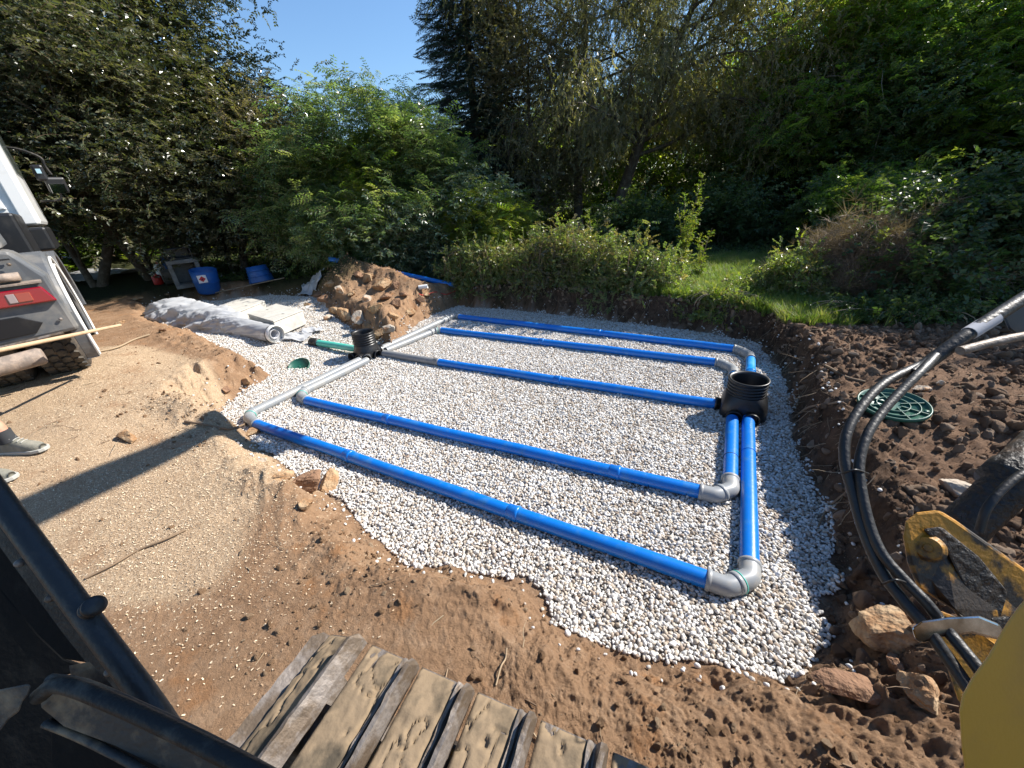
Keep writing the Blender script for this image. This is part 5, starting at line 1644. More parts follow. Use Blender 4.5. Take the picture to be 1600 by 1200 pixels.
# ------------------------------------------------------------------ truck
def truck():
    O = np.array([-6.12, 1.24, 0.0]); O[2] = tz(O[0] - .3, O[1]) - .02
    fw = np.array([-.962, .272, 0.0]); fw /= np.linalg.norm(fw); rt = np.array([-fw[1], fw[0], 0.0]) * -1
    rt = np.array([fw[1], -fw[0], 0.0]) * 1.0
    if rt[1] < 0: rt = -rt
    up = np.array([0, 0, 1.0])
    RR = np.stack([rt, fw, up], 1)
    def L(r, f, z): return O + rt * r + fw * f + up * z
    root = thing('lorry', 'grey and white lorry parked at the left edge with its rear towards the pit', 'lorry', O)
    def tyre(r0, f, w_, rad, lab=None):
        c = L(r0, f, rad)
        mb = MB(); prof = [(rad * .55, 0), (rad * .8, -.005), (rad * .95, .02), (rad - .012, .05), (rad - .012, w_ - .05), (rad * .95, w_ - .02), (rad * .8, w_ + .005), (rad * .55, w_)]
        mb.lathe(prof, c - rt * w_, rt, 56); t = obj('tyre', mb, 'tyre', root, label=lab)
        # tread blocks
        N = 34; me = None
        for i in range(N):
            a = 2 * math.pi * i / N
            for j in range(4):
                aa = a + (math.pi / N if j % 2 else 0)
                if math.sin(aa) > .2: continue
                d = fw * math.cos(aa) + up * math.sin(aa)
                tn = -fw * math.sin(aa) + up * math.cos(aa)
                cc = c - rt * (w_ * (.17 + .22 * j)) + d * (rad + .001)
                s1 = rad * 2 * math.pi / N * .44; s2 = w_ * .1
                b_ = MB()
                hexa = [cc + rt * s2 * x + tn * s1 * y for x, y in ((-1, -.6), (0, -1.05), (1, -.6), (1, .6), (0, 1.05), (-1, .6))]
                hexa = [h - d * .014 for h in hexa]
                top = [cc + (h + d * .014 - cc) * .9 + d * .006 for h in hexa]
                V = np.array(hexa + top)
                b_.add(V, [tuple(range(6, 12))] + [(q, (q + 1) % 6, 6 + (q + 1) % 6, 6 + q) for q in range(6)], 0, False)
                obj('tread_block', b_, 'tyretread', t)
        mb = MB(); mb.lathe([(rad * .56, .03), (rad * .5, .1), (rad * .2, .12), (0, .12)], c - rt * w_, rt, 32); obj('rim', mb, 'dirtymetal', root)
    tyre(-.02, .52, .34, .5)
    tyre(-.42, .52, .34, .5)
    # arch mudguard over the wheels, swept round the axle
    c = L(0, .52, .5)
    V = []; n = 26
    for i in range(n + 1):
        a = math.radians(14 + 194 * i / n)
        # a measured from the rear (-fw) upwards
        d = -fw * math.cos(a) + up * math.sin(a)
        rr = .60 + .06 * max(0, math.sin(a))
        for r_, q in ((.07, rr - .07), (.075, rr), (.05, rr + .02), (-.42, rr + .02), (-.42, rr - .0), (.04, rr - .005), (.045, rr - .07)):
            V.append(c + rt * r_ + d * q)
    F = []
    for i in range(n):
        for j in range(7):
            F.append((i * 7 + j, i * 7 + (j + 1) % 7, (i + 1) * 7 + (j + 1) % 7, (i + 1) * 7 + j))
    mb = MB(); mb.add(V, F, 0, False); obj('mudguard', mb, 'truckgrey', root, bevel=.006)
    V = []
    for i in range(9):
        a = math.radians(-30 + 44 * i / 8); d = -fw * math.cos(a) + up * math.sin(a)
        for r_, q in ((.07, .53), (.075, .62), (-.01, .62), (-.01, .53)): V.append(c + rt * r_ + d * q)
    mb = MB(); mb.add(V, [(i * 4 + j, i * 4 + (j + 1) % 4, (i + 1) * 4 + (j + 1) % 4, (i + 1) * 4 + j) for i in range(8) for j in range(4)] + [(0, 1, 2, 3)], 0, False); obj('mudguard_tail', mb, 'truckgrey', root, bevel=.005)
    mb = MB(); Q = [c + rt * .085 + (-fw * math.cos(math.radians(a)) + up * math.sin(math.radians(a))) * .615 for a in np.linspace(-28, 208, 30)]
    mb.tube(Q, .012, 6); obj('mudguard_edge', mb, 'white', root)
    mb = MB(); Q = [c + rt * .088 + (-fw * math.cos(math.radians(a)) + up * math.sin(math.radians(a))) * .545 for a in np.linspace(-28, 208, 30)]
    mb.tube(Q, .009, 6); obj('mudguard_edge', mb, 'white', root)
    # second axle ahead
    c2 = L(0, 1.85, .5)
    mb = MB(); mb.lathe([(.28, 0), (.48, .02), (.5, .06), (.5, .3), (.28, .34)], c2 - rt * .36, rt, 48); obj('tyre', mb, 'tyre', root)
    V = []
    for i in range(n + 1):
        a = math.radians(-10 + 200 * i / n); d = -fw * math.cos(a) + up * math.sin(a)
        for r_, q in ((.07, .57), (.075, .63), (-.42, .63), (-.42, .57)): V.append(c2 + rt * r_ + d * q)
    mb = MB(); mb.add(V, [(i * 4 + j, i * 4 + (j + 1) % 4, (i + 1) * 4 + (j + 1) % 4, (i + 1) * 4 + j) for i in range(n) for j in range(4)], 0, False); obj('mudguard', mb, 'truckgrey', root, bevel=.006)
    # rear corner housing with the lamp: a broad panel facing back, slanting in at the top
    panel = [L(.062, -.16, .5), L(-1.6, -.16, .42), L(-1.6, -.14, 1.3), L(-.32, -.12, 1.28), L(-.08, -.13, 1.22), L(.045, -.15, 1.0)]
    mb = MB(); mb.prism(panel, fw * .34); obj('rear_housing', mb, 'truckgrey', root, bevel=.03)
    mb = MB(); mb.prism([L(-.1, -.13, 1.24), L(-1.2, -.13, 1.27), L(-1.2, .3, 1.5), L(-.16, .3, 1.46)], fw * .5 + up * .02); obj('housing_top', mb, 'truckgrey', root, bevel=.03)
    mb = MB(); mb.prism([L(-.2, -.175, .54), L(-1.5, -.175, .5), L(-1.5, -.175, .7), L(-.25, -.175, .7), L(-.13, -.175, .62)], fw * .02); obj('recess_panel', mb, 'black', root, bevel=.005)
    for r0, z0_ in ((-.12, 1.12), (-.75, 1.18), (-.02, .62), (-.95, .62)):
        mb = MB(); mb.lathe([(0, .012), (.012, .01), (.014, 0)], L(r0, -.168, z0_), -fw, 10); obj('bolt', mb, 'steel', root)
    mb = MB(); mb.box(L(-.7, -.165, 1.16), (1.2, .012, .012), RR); obj('panel_seam', mb, 'black', root)
    # lamp cluster
    def lampseg(r0, r1, m, nm):
        mb = MB(); mb.prism([L(r0, -.215, .9), L(r1, -.215, .9), L(r1, -.205, 1.04), L(r0, -.205, 1.04)], fw * .055); return mb, m
    mb = MB(); mb.prism([L(.03, -.2, .785), L(-.8, -.2, .785), L(-.8, -.19, .92), L(-.02, -.19, .92)], fw * .06)
    lamp = obj('tail_lamp', mb, 'lampred', root, bevel=.012)
    for r0, r1, m, nm in ((-.1, -.19, 'lamporange', 'orange_lens'), (-.19, -.24, 'lampwhite', 'clear_lens')):
        mb = MB(); mb.prism([L(r0, -.207, .815), L(r1, -.207, .815), L(r1, -.199, .89), L(r0, -.199, .89)], fw * .03); obj(nm, mb, m, lamp, bevel=.004)
    mb = MB(); mb.prism([L(.0, -.2, .95), L(-1.3, -.2, .95), L(-1.3, -.1, .97), L(.0, -.1, .97)], up * .014); obj('lamp_cover_ledge', mb, 'dirtymetal', root)
    for r0 in (-.1, -.4):
        mb = MB(); mb.lathe([(0, 0), (.035, 0), (.035, .24), (0, .24)], L(r0, -.17, 1.02), -rt, 14); obj('bracket_tube', mb, 'dirtymetal', root)
    mb = MB(); mb.lathe([(0, 0), (.045, 0), (.05, .02), (.03, .05), (0, .055)], L(-.28, .05, 1.42), up, 18); obj('marker_knob', mb, 'black', root)
    # bottom edge strip and the under run bar
    mb = MB(); mb.tube([L(-.05, -.18, .5), L(-1.7, -.18, .4)], .014, 8); obj('lower_edge_strip', mb, 'steel', root)
    mb = MB(); Q = [L(-.2, -.5, .40), L(-.22, -.5, .40), L(-1.1, -.5, .34), L(-2.2, -.5, .27)]; mb.tube(Q, [.06, .072, .075, .075], 20); obj('under_run_bar', mb, 'dirtymetal', root)
    mb = MB(); mb.box(L(-1.3, -.25, .38), (.1, .5, .1), RR); obj('bar_bracket', mb, 'dirtymetal', root)
    # chassis and the body mass behind, dusty structure at the far left
    mb = MB(); mb.box(L(-1.25, 2.4, .75), (1.3, 5.2, .35), RR); obj('chassis', mb, 'black', root)
    mb = MB(); mb.box(L(-.6, 1.95, 1.28), (1.1, .9, .55), RR); obj('toolbox', mb, 'black', root, bevel=.03)
    mb = MB(); Q = [L(-.75, -.05, 1.45), L(-.85, .1, 2.0), L(-1.0, .3, 2.9)]; mb.tube(Q, [.13, .16, .2], 20); obj('dusty_chute', mb, 'dirtymetal', root)
    mb = MB(); Q = [L(-.5, .6, 1.45), L(-.62, .65, 2.2), L(-.75, .7, 3.0)]; mb.tube(Q, .045, 12); obj('chute_post', mb, 'dirtymetal', root)
    mb = MB(); mb.lathe([(0, 0), (.19, 0), (.2, .03), (.2, .1), (.17, .16), (0, .16)], L(-.72, -.1, 1.4), up, 28); obj('chute_flange', mb, 'black', root)
    # cab
    cr, cf0, cf1, z0, z1 = .07, 2.7, 4.3, 1.42, 3.05
    side = [(cf0, z0), (cf1 + .1, z0), (cf1 + .05, 2.0), (cf1 - .25, z1), (cf0 + .06, z1)]
    mb = MB(); mb.prism([L(cr, f, z) for f, z in side], -rt * 2.2); obj('cab_shell', mb, 'truckwhite', root, bevel=.05)
    for i in range(7):
        zz = z0 + .2 + i * .2
        mb = MB(); mb.prism([L(cr - .22, cf0 - .018, zz), L(cr - 1.9, cf0 - .018, zz), L(cr - 1.9, cf0 - .018, zz + .12), L(cr - .28, cf0 - .018, zz + .12)], fw * .03); obj('rear_rib', mb, 'truckwhite', root, bevel=.015)
    mb = MB(); mb.prism([L(cr - .03, cf0 - .03, z0 + .02), L(cr - .16, cf0 - .03, z0 + .02), L(cr - .16, cf0 - .02, z1 - .1), L(cr - .03, cf0 - .02, z1 - .1)], fw * .03); obj('corner_fairing', mb, 'truckwhite', root, bevel=.012)
    mb = MB(); mb.prism([L(cr + .012, f, z) for f, z in ((cf0 + .45, 2.05), (cf1 - .12, 2.05), (cf1 - .3, 2.85), (cf0 + .45, 2.85))], -rt * .01); obj('side_window', mb, 'glassdark', root)
    mb = MB(); mb.box(L(cr - .6, cf0 + .2, z0 - .16), (1.25, 1.2, .28), RR); obj('cab_base', mb, 'black', root, bevel=.03)
    # mirrors on their bracket
    m0 = L(cr, 4.0, 2.45); m1 = L(.36, 4.0, 2.32); m2 = L(.38, 4.0, 1.96)
    m3 = L(cr + .05, 4.0, 1.75)
    mb = MB(); mb.tube(smooth_path([m0, m0 * .5 + m1 * .5 + up * .03, m1, m1 - up * .1, m2 + up * .14], 5), .018, 8); obj('mirror_arm', mb, 'cabframe', root)
    mb = MB(); mb.tube(smooth_path([m2 - up * .1, m2 - up * .2 - rt * .05, m3], 5), .016, 8); obj('mirror_arm', mb, 'cabframe', root)
    for cc, hh in ((m2, .22), ):
        mb = MB(); mb.box(cc, (.22, .1, hh), RR @ euler(.1, 0, .3)); h = obj('mirror_housing', mb, 'black', root, bevel=.03)
        mb = MB(); mb.box(cc - fw * .056 - up * .05, (.17, .008, hh * .55), RR @ euler(.1, 0, .3)); obj('mirror_glass', mb, 'mirror', h)
    mb = MB(); mb.box(L(.27, 3.95, 2.12), (.13, .07, .22), RR); h = obj('mirror_housing', mb, 'black', root, bevel=.03)
    mb = MB(); mb.box(L(.27, 3.9, 2.14), (.05, .008, .06), RR); obj('mirror_glass', mb, 'mirror', h)
    # front wheel
    c3 = L(-.2, 4.0, .5)
    mb = MB(); mb.lathe([(.28, 0), (.48, .02), (.5, .06), (.5, .28), (.28, .3)], c3 - rt * .3, rt, 48); obj('tyre', mb, 'tyre', root)
    return root
lorry_ = truck()
lorry_.scale = (1.12, 1.12, 1.12)

# ------------------------------------------------------------------ the worker whose foot enters the picture, and his pole
def skin_figure(name, joints, edges, root_i, mat_, parent, levels=2):
    me = bpy.data.meshes.new(name)
    P = np.array([j[0] for j in joints]); org = world_loc(parent)
    me.from_pydata((P - org).tolist(), edges, [])
    me.materials.append(MT[mat_])
    o = bpy.data.objects.new(name, me); C.objects.link(o); o.parent = parent
    sk = o.modifiers.new('skin', 'SKIN'); sk.use_smooth_shade = True
    if not me.skin_vertices: pass
    bpy.context.view_layer.update()
    layer = me.skin_vertices[0] if len(me.skin_vertices) else None
    if layer:
        for i, j in enumerate(joints):
            r = j[1]
            layer.data[i].radius = (r, r) if np.isscalar(r) else r
            layer.data[i].use_root = (i == root_i)
    ss = o.modifiers.new('smooth', 'SUBSURF'); ss.levels = levels; ss.render_levels = levels
    return o

def person():
    gz_ = .49
    f1 = hit(36, 708); f2 = hit(4, 746)
    fdir = (at(80, 694, gz_) - at(10, 700, gz_))[:2]; fdir /= np.linalg.norm(fdir)
    F3 = np.array([fdir[0], fdir[1], 0]); S3 = np.array([-fdir[1], fdir[0], 0]); U = np.array([0, 0, 1.0])
    a1 = f1 + U * .09 - F3 * .06; a2 = f2 + U * .09 - F3 * .12
    cen = (a1 + a2) / 2
    hip = cen - F3 * .42 + U * .80
    root = thing('person', 'person at the left edge holding a pole, only a bare shin and grey shoe showing', 'person', np.array([cen[0], cen[1], f1[2]]))
    k1 = a1 + U * .40 - F3 * .16 + S3 * .02; k2 = a2 + U * .40 - F3 * .14 - S3 * .02
    sgn = 1 if (a1 - a2) @ S3 > 0 else -1
    h1 = hip + S3 * .1 * sgn; h2 = hip - S3 * .1 * sgn
    chest = hip + U * .42 + F3 * .1; neck = chest + U * .14; head = neck + U * .13 + F3 * .04; top = head + U * .1
    sh1 = chest + S3 * .19 * sgn + U * .04; sh2 = chest - S3 * .19 * sgn + U * .04
    pole_tip = at(188, 508, 1.2)
    g1 = at(-90, 566, 1.3); g1 = EYE + (g1 - EYE) * (4.9 / np.hypot(*g1[:2])); g2 = hip + F3 * .05 - S3 * .25 * sgn + U * .12
    e1 = (sh1 + g1) / 2 - U * .1 - F3 * .08 + S3 * .08 * sgn; e2 = (sh2 + g2) / 2 - U * .06 - F3 * .1 - S3 * .06 * sgn
    J = [(hip, .12), (chest, .14), (neck, .06), (head, .085), (top, .075), (h1, .095), (k1, .056), (a1 + U * .14 - F3 * .02, .05), (a1, .036), (h2, .095), (k2, .056), (a2 + U * .14 - F3 * .02, .05), (a2, .036),
         (sh1, .06), (e1, .042), (g1, .03), (sh2, .06), (e2, .042), (g2, .03), (hip + U * .22, .115), (k1 - U * .1 + F3 * -.012, .05), (k1 - U * .2 - F3 * .01, .056)]
    E_ = [(0, 19), (19, 1), (1, 2), (2, 3), (3, 4), (0, 5), (5, 6), (6, 21), (21, 7), (7, 8), (0, 9), (9, 10), (10, 11), (11, 12), (1, 13), (13, 14), (14, 15), (1, 16), (16, 17), (17, 18)]
    J = J[:20] + [J[21]]
    E_ = [(a if a != 21 else 20, b if b != 21 else 20) for a, b in E_]
    skin_figure('body', J, E_, 0, 'skin', root)
    JT = [(hip + U * .05, .145), (hip + U * .22, .14), (chest, .165), (sh1, .08), ((sh1 + e1) / 2, .065), (sh2, .08), ((sh2 + e2) / 2, .065), (neck - U * .05, .075)]
    skin_figure('shirt', JT, [(0, 1), (1, 2), (2, 3), (3, 4), (2, 5), (5, 6), (2, 7)], 1, 'cloth_shirt', root)
    JS = [(hip + U * .05, .14), (h1, .115), ((h1 + k1) / 2, .1), (h2, .115), ((h2 + k2) / 2, .1)]
    skin_figure('shorts', JS, [(0, 1), (1, 2), (0, 3), (3, 4)], 0, 'cloth_navy', root)
    # head details
    v, f = ICO[2]
    mb = MB(); hv = v * np.array([.1, .1, .085]); hv = hv[:, :] + head + U * .055 - F3 * .018; mb.add(hv, f); obj('hair', mb, 'hair', root)
    for s_ in (-1, 1):
        mb = MB(); mb.add(v * .011 + head + F3 * .092 + S3 * .034 * s_ + U * .01, f); obj('eye', mb, 'white', root)
        mb = MB(); mb.add(v * np.array([.012, .012, .03]) + head + S3 * .1 * s_, f); obj('ear', mb, 'skin', root)
    mb = MB(); mb.add(v * np.array([.014, .014, .026]) + head + F3 * .1 - U * .015, f); obj('nose', mb, 'skin', root)
    mb = MB(); mb.add(v * np.array([.02, .02, .006]) + head + F3 * .088 - U * .048, f); obj('mouth', mb, 'labelred', root)
    root.scale = (1.16, 1.16, 1.16)
    # hands round the pole
    pd = (g1 - pole_tip); pd /= np.linalg.norm(pd)
    g1p = g1 + U * .0
    for g, e in ((g1, e1), (g2, e2)):
        hd = (g - e) / np.linalg.norm(g - e)
        for q in range(4):
            off = pd * (q * .02 - .03)
            c0 = g + hd * .02 + off
            ring = [c0, c0 + hd * .035 + U * .012, c0 + hd * .05 - U * .012, c0 + hd * .03 - U * .032, c0 + hd * .008 - U * .026]
            mb = MB(); mb.tube(smooth_path(ring, 3), .0085, 8); obj('finger', mb, 'skin', root)
        mb = MB(); mb.tube(smooth_path([g + pd * -.02, g - pd * .045 + hd * .015, g - pd * .05 + hd * .045], 3), .01, 8); obj('thumb', mb, 'skin', root)
    # shoes and socks
    for a, gp in ((a1, f1), (a2, f2)):
        z0 = gp[2] - .0
        secs = [(-.085, .030, .075), (-.06, .036, .105), (-.01, .036, .11), (.04, .038, .092), (.09, .044, .07), (.14, .047, .054), (.175, .038, .042), (.195, .02, .03)]
        V = []; n = 18
        for s_, w_, h_ in secs:
            for j in range(n):
                t = 2 * math.pi * j / n
                cx = math.copysign(abs(math.cos(t)) ** .75, math.cos(t)); sy = math.sin(t)
                zz = .018 + (h_ * max(0, sy) ** .8 if sy > 0 else sy * .006)
                V.append(np.array([a[0], a[1], z0]) + F3 * s_ + S3 * w_ * cx + U * zz)
        F = [(i * n + j, i * n + (j + 1) % n, (i + 1) * n + (j + 1) % n, (i + 1) * n + j) for i in range(len(secs) - 1) for j in range(n)] + [tuple(range(n)), tuple(range((len(secs) - 1) * n, len(secs) * n))[::-1]]
        mb = MB(); mb.add(V, F, 0, True); sh = obj('shoe', mb, 'shoe', root, subsurf=1)
        out = []
        for s_, w_ in ((-.095, .02), (-.085, .034), (-.03, .04), (.04, .042), (.1, .05), (.15, .052), (.19, .038), (.208, .015)):
            out.append((s_, w_))
        loop = [np.array([a[0], a[1], z0]) + F3 * s_ + S3 * w_ for s_, w_ in out] + [np.array([a[0], a[1], z0]) + F3 * s_ - S3 * w_ for s_, w_ in out[::-1]]
        mb = MB(); mb.prism(loop, U * .024); obj('sole', mb, 'sole', sh, bevel=.004)
        for q in range(4):
            c_ = np.array([a[0], a[1], z0]) + F3 * (.035 + q * .02) + U * (.118 - q * .011)
            mb = MB(); mb.tube([c_ - S3 * .022, c_ + U * .004, c_ + S3 * .022], .003, 5); obj('lace', mb, 'sole', sh)
        mb = MB(); mb.tube([a + U * .0 + F3 * .0, a + U * .04 - F3 * .005, a + U * .085 - F3 * .012], [.047, .045, .05], 16); obj('sock', mb, 'sock', root)
    mb = MB(); b_ = g1 + pd * 1.0
    mb.tube([pole_tip, pole_tip * .5 + g1 * .5, g1, b_], [.016, .018, .018, .018], 12)
    obj('wooden_pole', mb, 'wood', label='long pale wooden pole held level in front of the lorry wheels', cat='pole')
person()

# ------------------------------------------------------------------ the digger the picture is taken from
def excavator():
    root = thing('excavator', 'yellow digger in the foreground with muddy track, black cab frame and hanging hoses', 'excavator', (0.2, 0.3, .3))
    # --- track
    ang = math.radians(6.5)
    T = np.array([math.cos(ang), math.sin(ang), 0]); Y = np.array([-math.sin(ang), math.cos(ang), 0]); U = np.array([0, 0, 1.0])
    wT = .46; pitch = .197; rad = .265; ztop = .885
    org = np.array([-.865, .415, 0]) - Y * (wT / 2)       # centre of the track at the first flat shoe
    def shoe_mesh(seed):
        rng = np.random.default_rng(seed)
        mb = MB()
        mb.box((0, 0, -.01), (pitch * .93, wT, .02), None, 0)
        # two ridges: the worn grouser and the lower one beside the joint
        def ridge(x, w0, w1, h, m):
            k = 16; V = []
            for i in range(k + 1):
                y = -wT / 2 + wT * i / k
                j = .0013 * rng.normal(0, 1, 3)
                hh = h * (1 - .5 * (i in (0, k)))
                V += [(x - w0, y, 0), (x - w1 + j[0], y, hh + j[1]), (x + w1 + j[0], y, hh + j[2]), (x + w0, y, 0)]
            F = [(a * 4 + q, a * 4 + q + 1, a * 4 + q + 5, a * 4 + q + 4) for a in range(k) for q in range(3)] + [(0, 1, 2, 3), (4 * k + 3, 4 * k + 2, 4 * k + 1, 4 * k)]
            mb.add(V, F, m, False)
        ridge(.078, .016, .007, .048, 1)
        ridge(.046, .010, .005, .018, 1)
        # caked mud
        nx, ny = 26, 60
        xs = np.linspace(-pitch * .47, .038, nx); ys = np.linspace(-wT / 2 + .004, wT / 2 - .003, ny)
        Xg, Yg = np.meshgrid(xs, ys, indexing='ij')
        H = .012 + .008 * fbm(Xg * 9 + seed, Yg * 9, 4, seed) + .004 * ridged(Xg * 24, Yg * 24 + seed, 3, seed + 4)
        ck = np.abs(fbm(Xg * 11 + seed * 3, Yg * 7, 3, seed + 9))
        H -= .014 * sstep(.045, .0, ck)
        edge = np.minimum(np.minimum(Xg - xs[0], xs[-1] - Xg) / .012, np.minimum(Yg - ys[0], ys[-1] - Yg) / (.012 + .03 * (vnoise(Xg * 26, Yg * 26, seed) + 1)))
        H = np.where(edge < 1, H * np.clip(edge, 0, 1) ** .5, H)
        V = np.stack([Xg, Yg, H], -1).reshape(-1, 3)
        F = [(i * ny + j, (i + 1) * ny + j, (i + 1) * ny + j + 1, i * ny + j + 1) for i in range(nx - 1) for j in range(ny - 1)]
        mb.add(V, F, 2, True)
        return mesh_of(mb, 'track_shoe', ['steel', 'steel', 'mud'], np.zeros(3))
    variants = [shoe_mesh(s_) for s_ in (3, 8, 15, 22)]
    def put(pos, out, i):
        # frame: x travel, y across, z outwards
        x = np.cross(Y, out)
        M = Matrix(np.stack([x, Y, out], 1).tolist()).to_4x4()
        o = bpy.data.objects.new('track_shoe', variants[i % 4]); C.objects.link(o); o.parent = root
        M.translation = Vector(pos - world_loc(root)); o.matrix_local = M
    nflat = 14
    for i in range(nflat):
        sag = -.012 * math.sin(math.pi * i / nflat)
        put(org + T * (i * pitch + .0) + U * (ztop + sag) + T * .105, U, i)
    cI = org + T * .0 + U * (ztop - rad)
    for k in range(1, 6):
        a = k * pitch / rad - pitch / rad * .47
        out = -T * math.sin(a) + U * math.cos(a)
        if a < math.pi: put(cI + out * rad, out, k + 1)
    for i in range(nflat):
        put(org + T * (i * pitch + .1) + U * (ztop - 2 * rad), -U, i + 2)
    mb = MB(); mb.lathe([(0, -.16), (.1, -.16), (.13, -.06), (rad - .05, -.06), (rad - .05, .06), (.13, .06), (.1, .16), (0, .16)], cI, Y, 40); obj('idler_wheel', mb, 'steel', root)
    mb = MB(); mb.box(org + T * 1.35 + U * (ztop - rad), (2.3, .3, .26), np.stack([T, Y, U], 1)); obj('track_frame', mb, 'yellow_dirty', root, bevel=.02)
    for i in range(5):
        mb = MB(); mb.lathe([(0, -.15), (.07, -.15), (.07, .15), (0, .15)], org + T * (.35 + .42 * i) + U * (ztop - 2 * rad + .09), Y, 18); obj('roller', mb, 'steel', root)
    # --- superstructure deck and counterweight behind the viewer
    mb = MB(); mb.box((.35, -1.1, 1.05), (1.9, 1.7, .28), rotz(.5)); obj('deck', mb, 'yellow_dirty', root, bevel=.05)
    # --- cab frame at the left
    KD = [1.0]
    def slab(px, depth, thick, m, nm, bevel=.006):
        depth = np.array(depth) * KD[0] if np.ndim(depth) else depth * KD[0]; thick = thick * KD[0]
        pts = [dep(x, y, d if np.ndim(depth) else depth) for (x, y), d in zip(px, depth if np.ndim(depth) else [depth] * len(px))]
        pts = np.array(pts); c = pts.mean(0)
        v = (c - EYE); v /= np.linalg.norm(v)
        mb = MB(); mb.prism(pts, v * thick); return obj(nm, mb, m, root, bevel=bevel)
    def hose(px, r, m, nm, n=14, sub=7):
        Q = smooth_path([dep(x, y, d * KD[0]) for x, y, d in px], sub)
        mb = MB(); mb.tube(Q, r, n); return obj(nm, mb, m, root)
    hose([(-140, 585, .84), (-12, 764, .81), (130, 958, .78), (240, 1105, .765), (300, 1200, .75)], .0205, 'rubber', 'door_seal', 18)
    a = dep(143, 950, .765); b = dep(149, 962, .765)
    dd = dep(170, 930, .74) - a; dd /= np.linalg.norm(dd)
    mb = MB(); mb.lathe([(0, -.03), (.014, -.03), (.018, -.02), (.018, -.014), (.014, -.011), (.014, -.007), (.019, -.004), (.019, .003), (.012, .007), (0, .008)], a + dd * .012, dd, 28); obj('door_buffer', mb, 'rubber', root)
    slab([(-150, 612), (-2, 800), (110, 955), (268, 1150), (225, 1150), (95, 985), (-2, 852), (-150, 660)], .80, .03, 'cabframe', 'door_post')
    slab([(-150, 660), (-2, 846), (95, 979), (240, 1160), (205, 1122), (140, 1036), (100, 1030), (60, 992), (-2, 916), (-150, 730)], .815, .05, 'cabdark', 'door_post_inner', .012)
    slab([(-150, 728), (-2, 914), (60, 990), (100, 1028), (135, 1040), (118, 1052), (80, 1060), (30, 1010), (-2, 965), (-150, 800)], .86, .02, 'cabdark', 'door_trim', .006)
    slab([(-150, 790), (-2, 955), (90, 1050), (140, 1120), (260, 1260), (-150, 1260)], .93, .03, 'cabdark', 'door_panel', .01)
    hose([(60, 1088, .60), (95, 1070, .60), (180, 1100, .585), (300, 1156, .56), (430, 1222, .54), (520, 1275, .53)], .0115, 'cabframe', 'sill_rail', 16)
    slab([(58, 1100), (82, 1076), (130, 1082), (200, 1112), (300, 1162), (400, 1216), (500, 1270), (480, 1330), (380, 1270), (280, 1215), (180, 1165), (100, 1135)], .615, .03, 'seal', 'sill_panel', .009)
    hose([(78, 1062, .62), (130, 1070, .61), (220, 1108, .6), (330, 1160, .58), (450, 1225, .56)], .0085, 'seal', 'sill_seal', 10)
    slab([(108, 1040), (140, 1034), (165, 1060), (215, 1118), (262, 1142), (230, 1126), (150, 1088), (112, 1068)], .66, .01, 'seal', 'corner_gusset', .002)
    slab([(80, 1118), (150, 1140), (260, 1195), (330, 1240), (150, 1260), (80, 1190)], .63, .008, 'cabdark', 'lower_glass', .002)
    slab([(-40, 1086), (-5, 1078), (20, 1073), (44, 1068), (49, 1072), (44, 1086), (36, 1096), (30, 1112), (14, 1124), (2, 1140), (-8, 1152), (-40, 1165)], .58, .01, 'seal', 'window_edge', .004)
    hose([(70, 1130, .625), (120, 1150, .62), (200, 1190, .61), (300, 1250, .6)], .006, 'seal', 'glass_bead', 8)
    for q in ((30, 880), (78, 935), (170, 1050)):
        c_ = dep(*q, .797); v_ = (c_ - EYE) / np.linalg.norm(c_ - EYE)
        mb = MB(); mb.lathe([(0, -.004), (.006, -.003), (.008, .001), (.008, .01)], c_, v_, 12); obj('screw', mb, 'steel', root)
    KD[0] = .7
    # --- boom foot, link, clamp, hoses at the right
    slab([(1410, 838), (1414, 814), (1432, 800), (1467, 796), (1493, 812), (1558, 858), (1625, 905), (1680, 960), (1680, 1080), (1558, 1010), (1500, 968), (1487, 952), (1433, 918), (1417, 880)],
         [1.36] * 5 + [1.36, 1.36, 1.36, 1.36, 1.3, 1.3, 1.3, 1.36, 1.36], .05, 'yellow_dirty', 'link_plate', .008)
    slab([(1440, 826), (1470, 822), (1530, 870), (1575, 925), (1560, 975), (1520, 950), (1500, 905), (1478, 860)], 1.345, .03, 'grease', 'grease_cake', .01)
    cpt = dep(1450, 856, .94); v = (cpt - EYE) / np.linalg.norm(cpt - EYE)
    mb = MB(); mb.lathe([(0, -.006), (.008, -.006), (.01, -.001), (.024, -.003), (.028, .003), (.033, .008), (.033, .06), (0, .06)], cpt, v, 32, 0, False); obj('pin', mb, 'yellow_dirty', root)
    # cylinder behind
    ca, cb = dep(1700, 640, 1.12), dep(1490, 838, 1.06)
    dcy = (cb - ca) / np.linalg.norm(cb - ca); Lc = np.linalg.norm(cb - ca)
    mb = MB(); mb.lathe([(0, -.3), (.06, -.3), (.06, Lc * .5), (.066, Lc * .5 + .008), (.066, Lc * .62), (.05, Lc * .64), (.05, Lc * .95), (.032, Lc), (0, Lc)], ca, dcy, 36); obj('boom_cylinder', mb, 'grease', root)
    hose([(1650, 720, 1.43), (1590, 745, 1.42), (1545, 790, 1.41), (1530, 830, 1.42)], .0095, 'rubber', 'hose')
    slab([(1460, 950), (1500, 965), (1600, 1010), (1690, 1060), (1690, 1200), (1540, 1120), (1498, 1100), (1478, 1040)], 1.42, .06, 'yellow_dirty', 'boom_foot', .01)
    slab([(1424, 981), (1440, 970), (1480, 964), (1530, 962), (1562, 975), (1572, 990), (1560, 1000), (1520, 990), (1470, 996), (1440, 1006), (1430, 1000)], 1.16, .06, 'bright_steel', 'hose_clamp', .005)
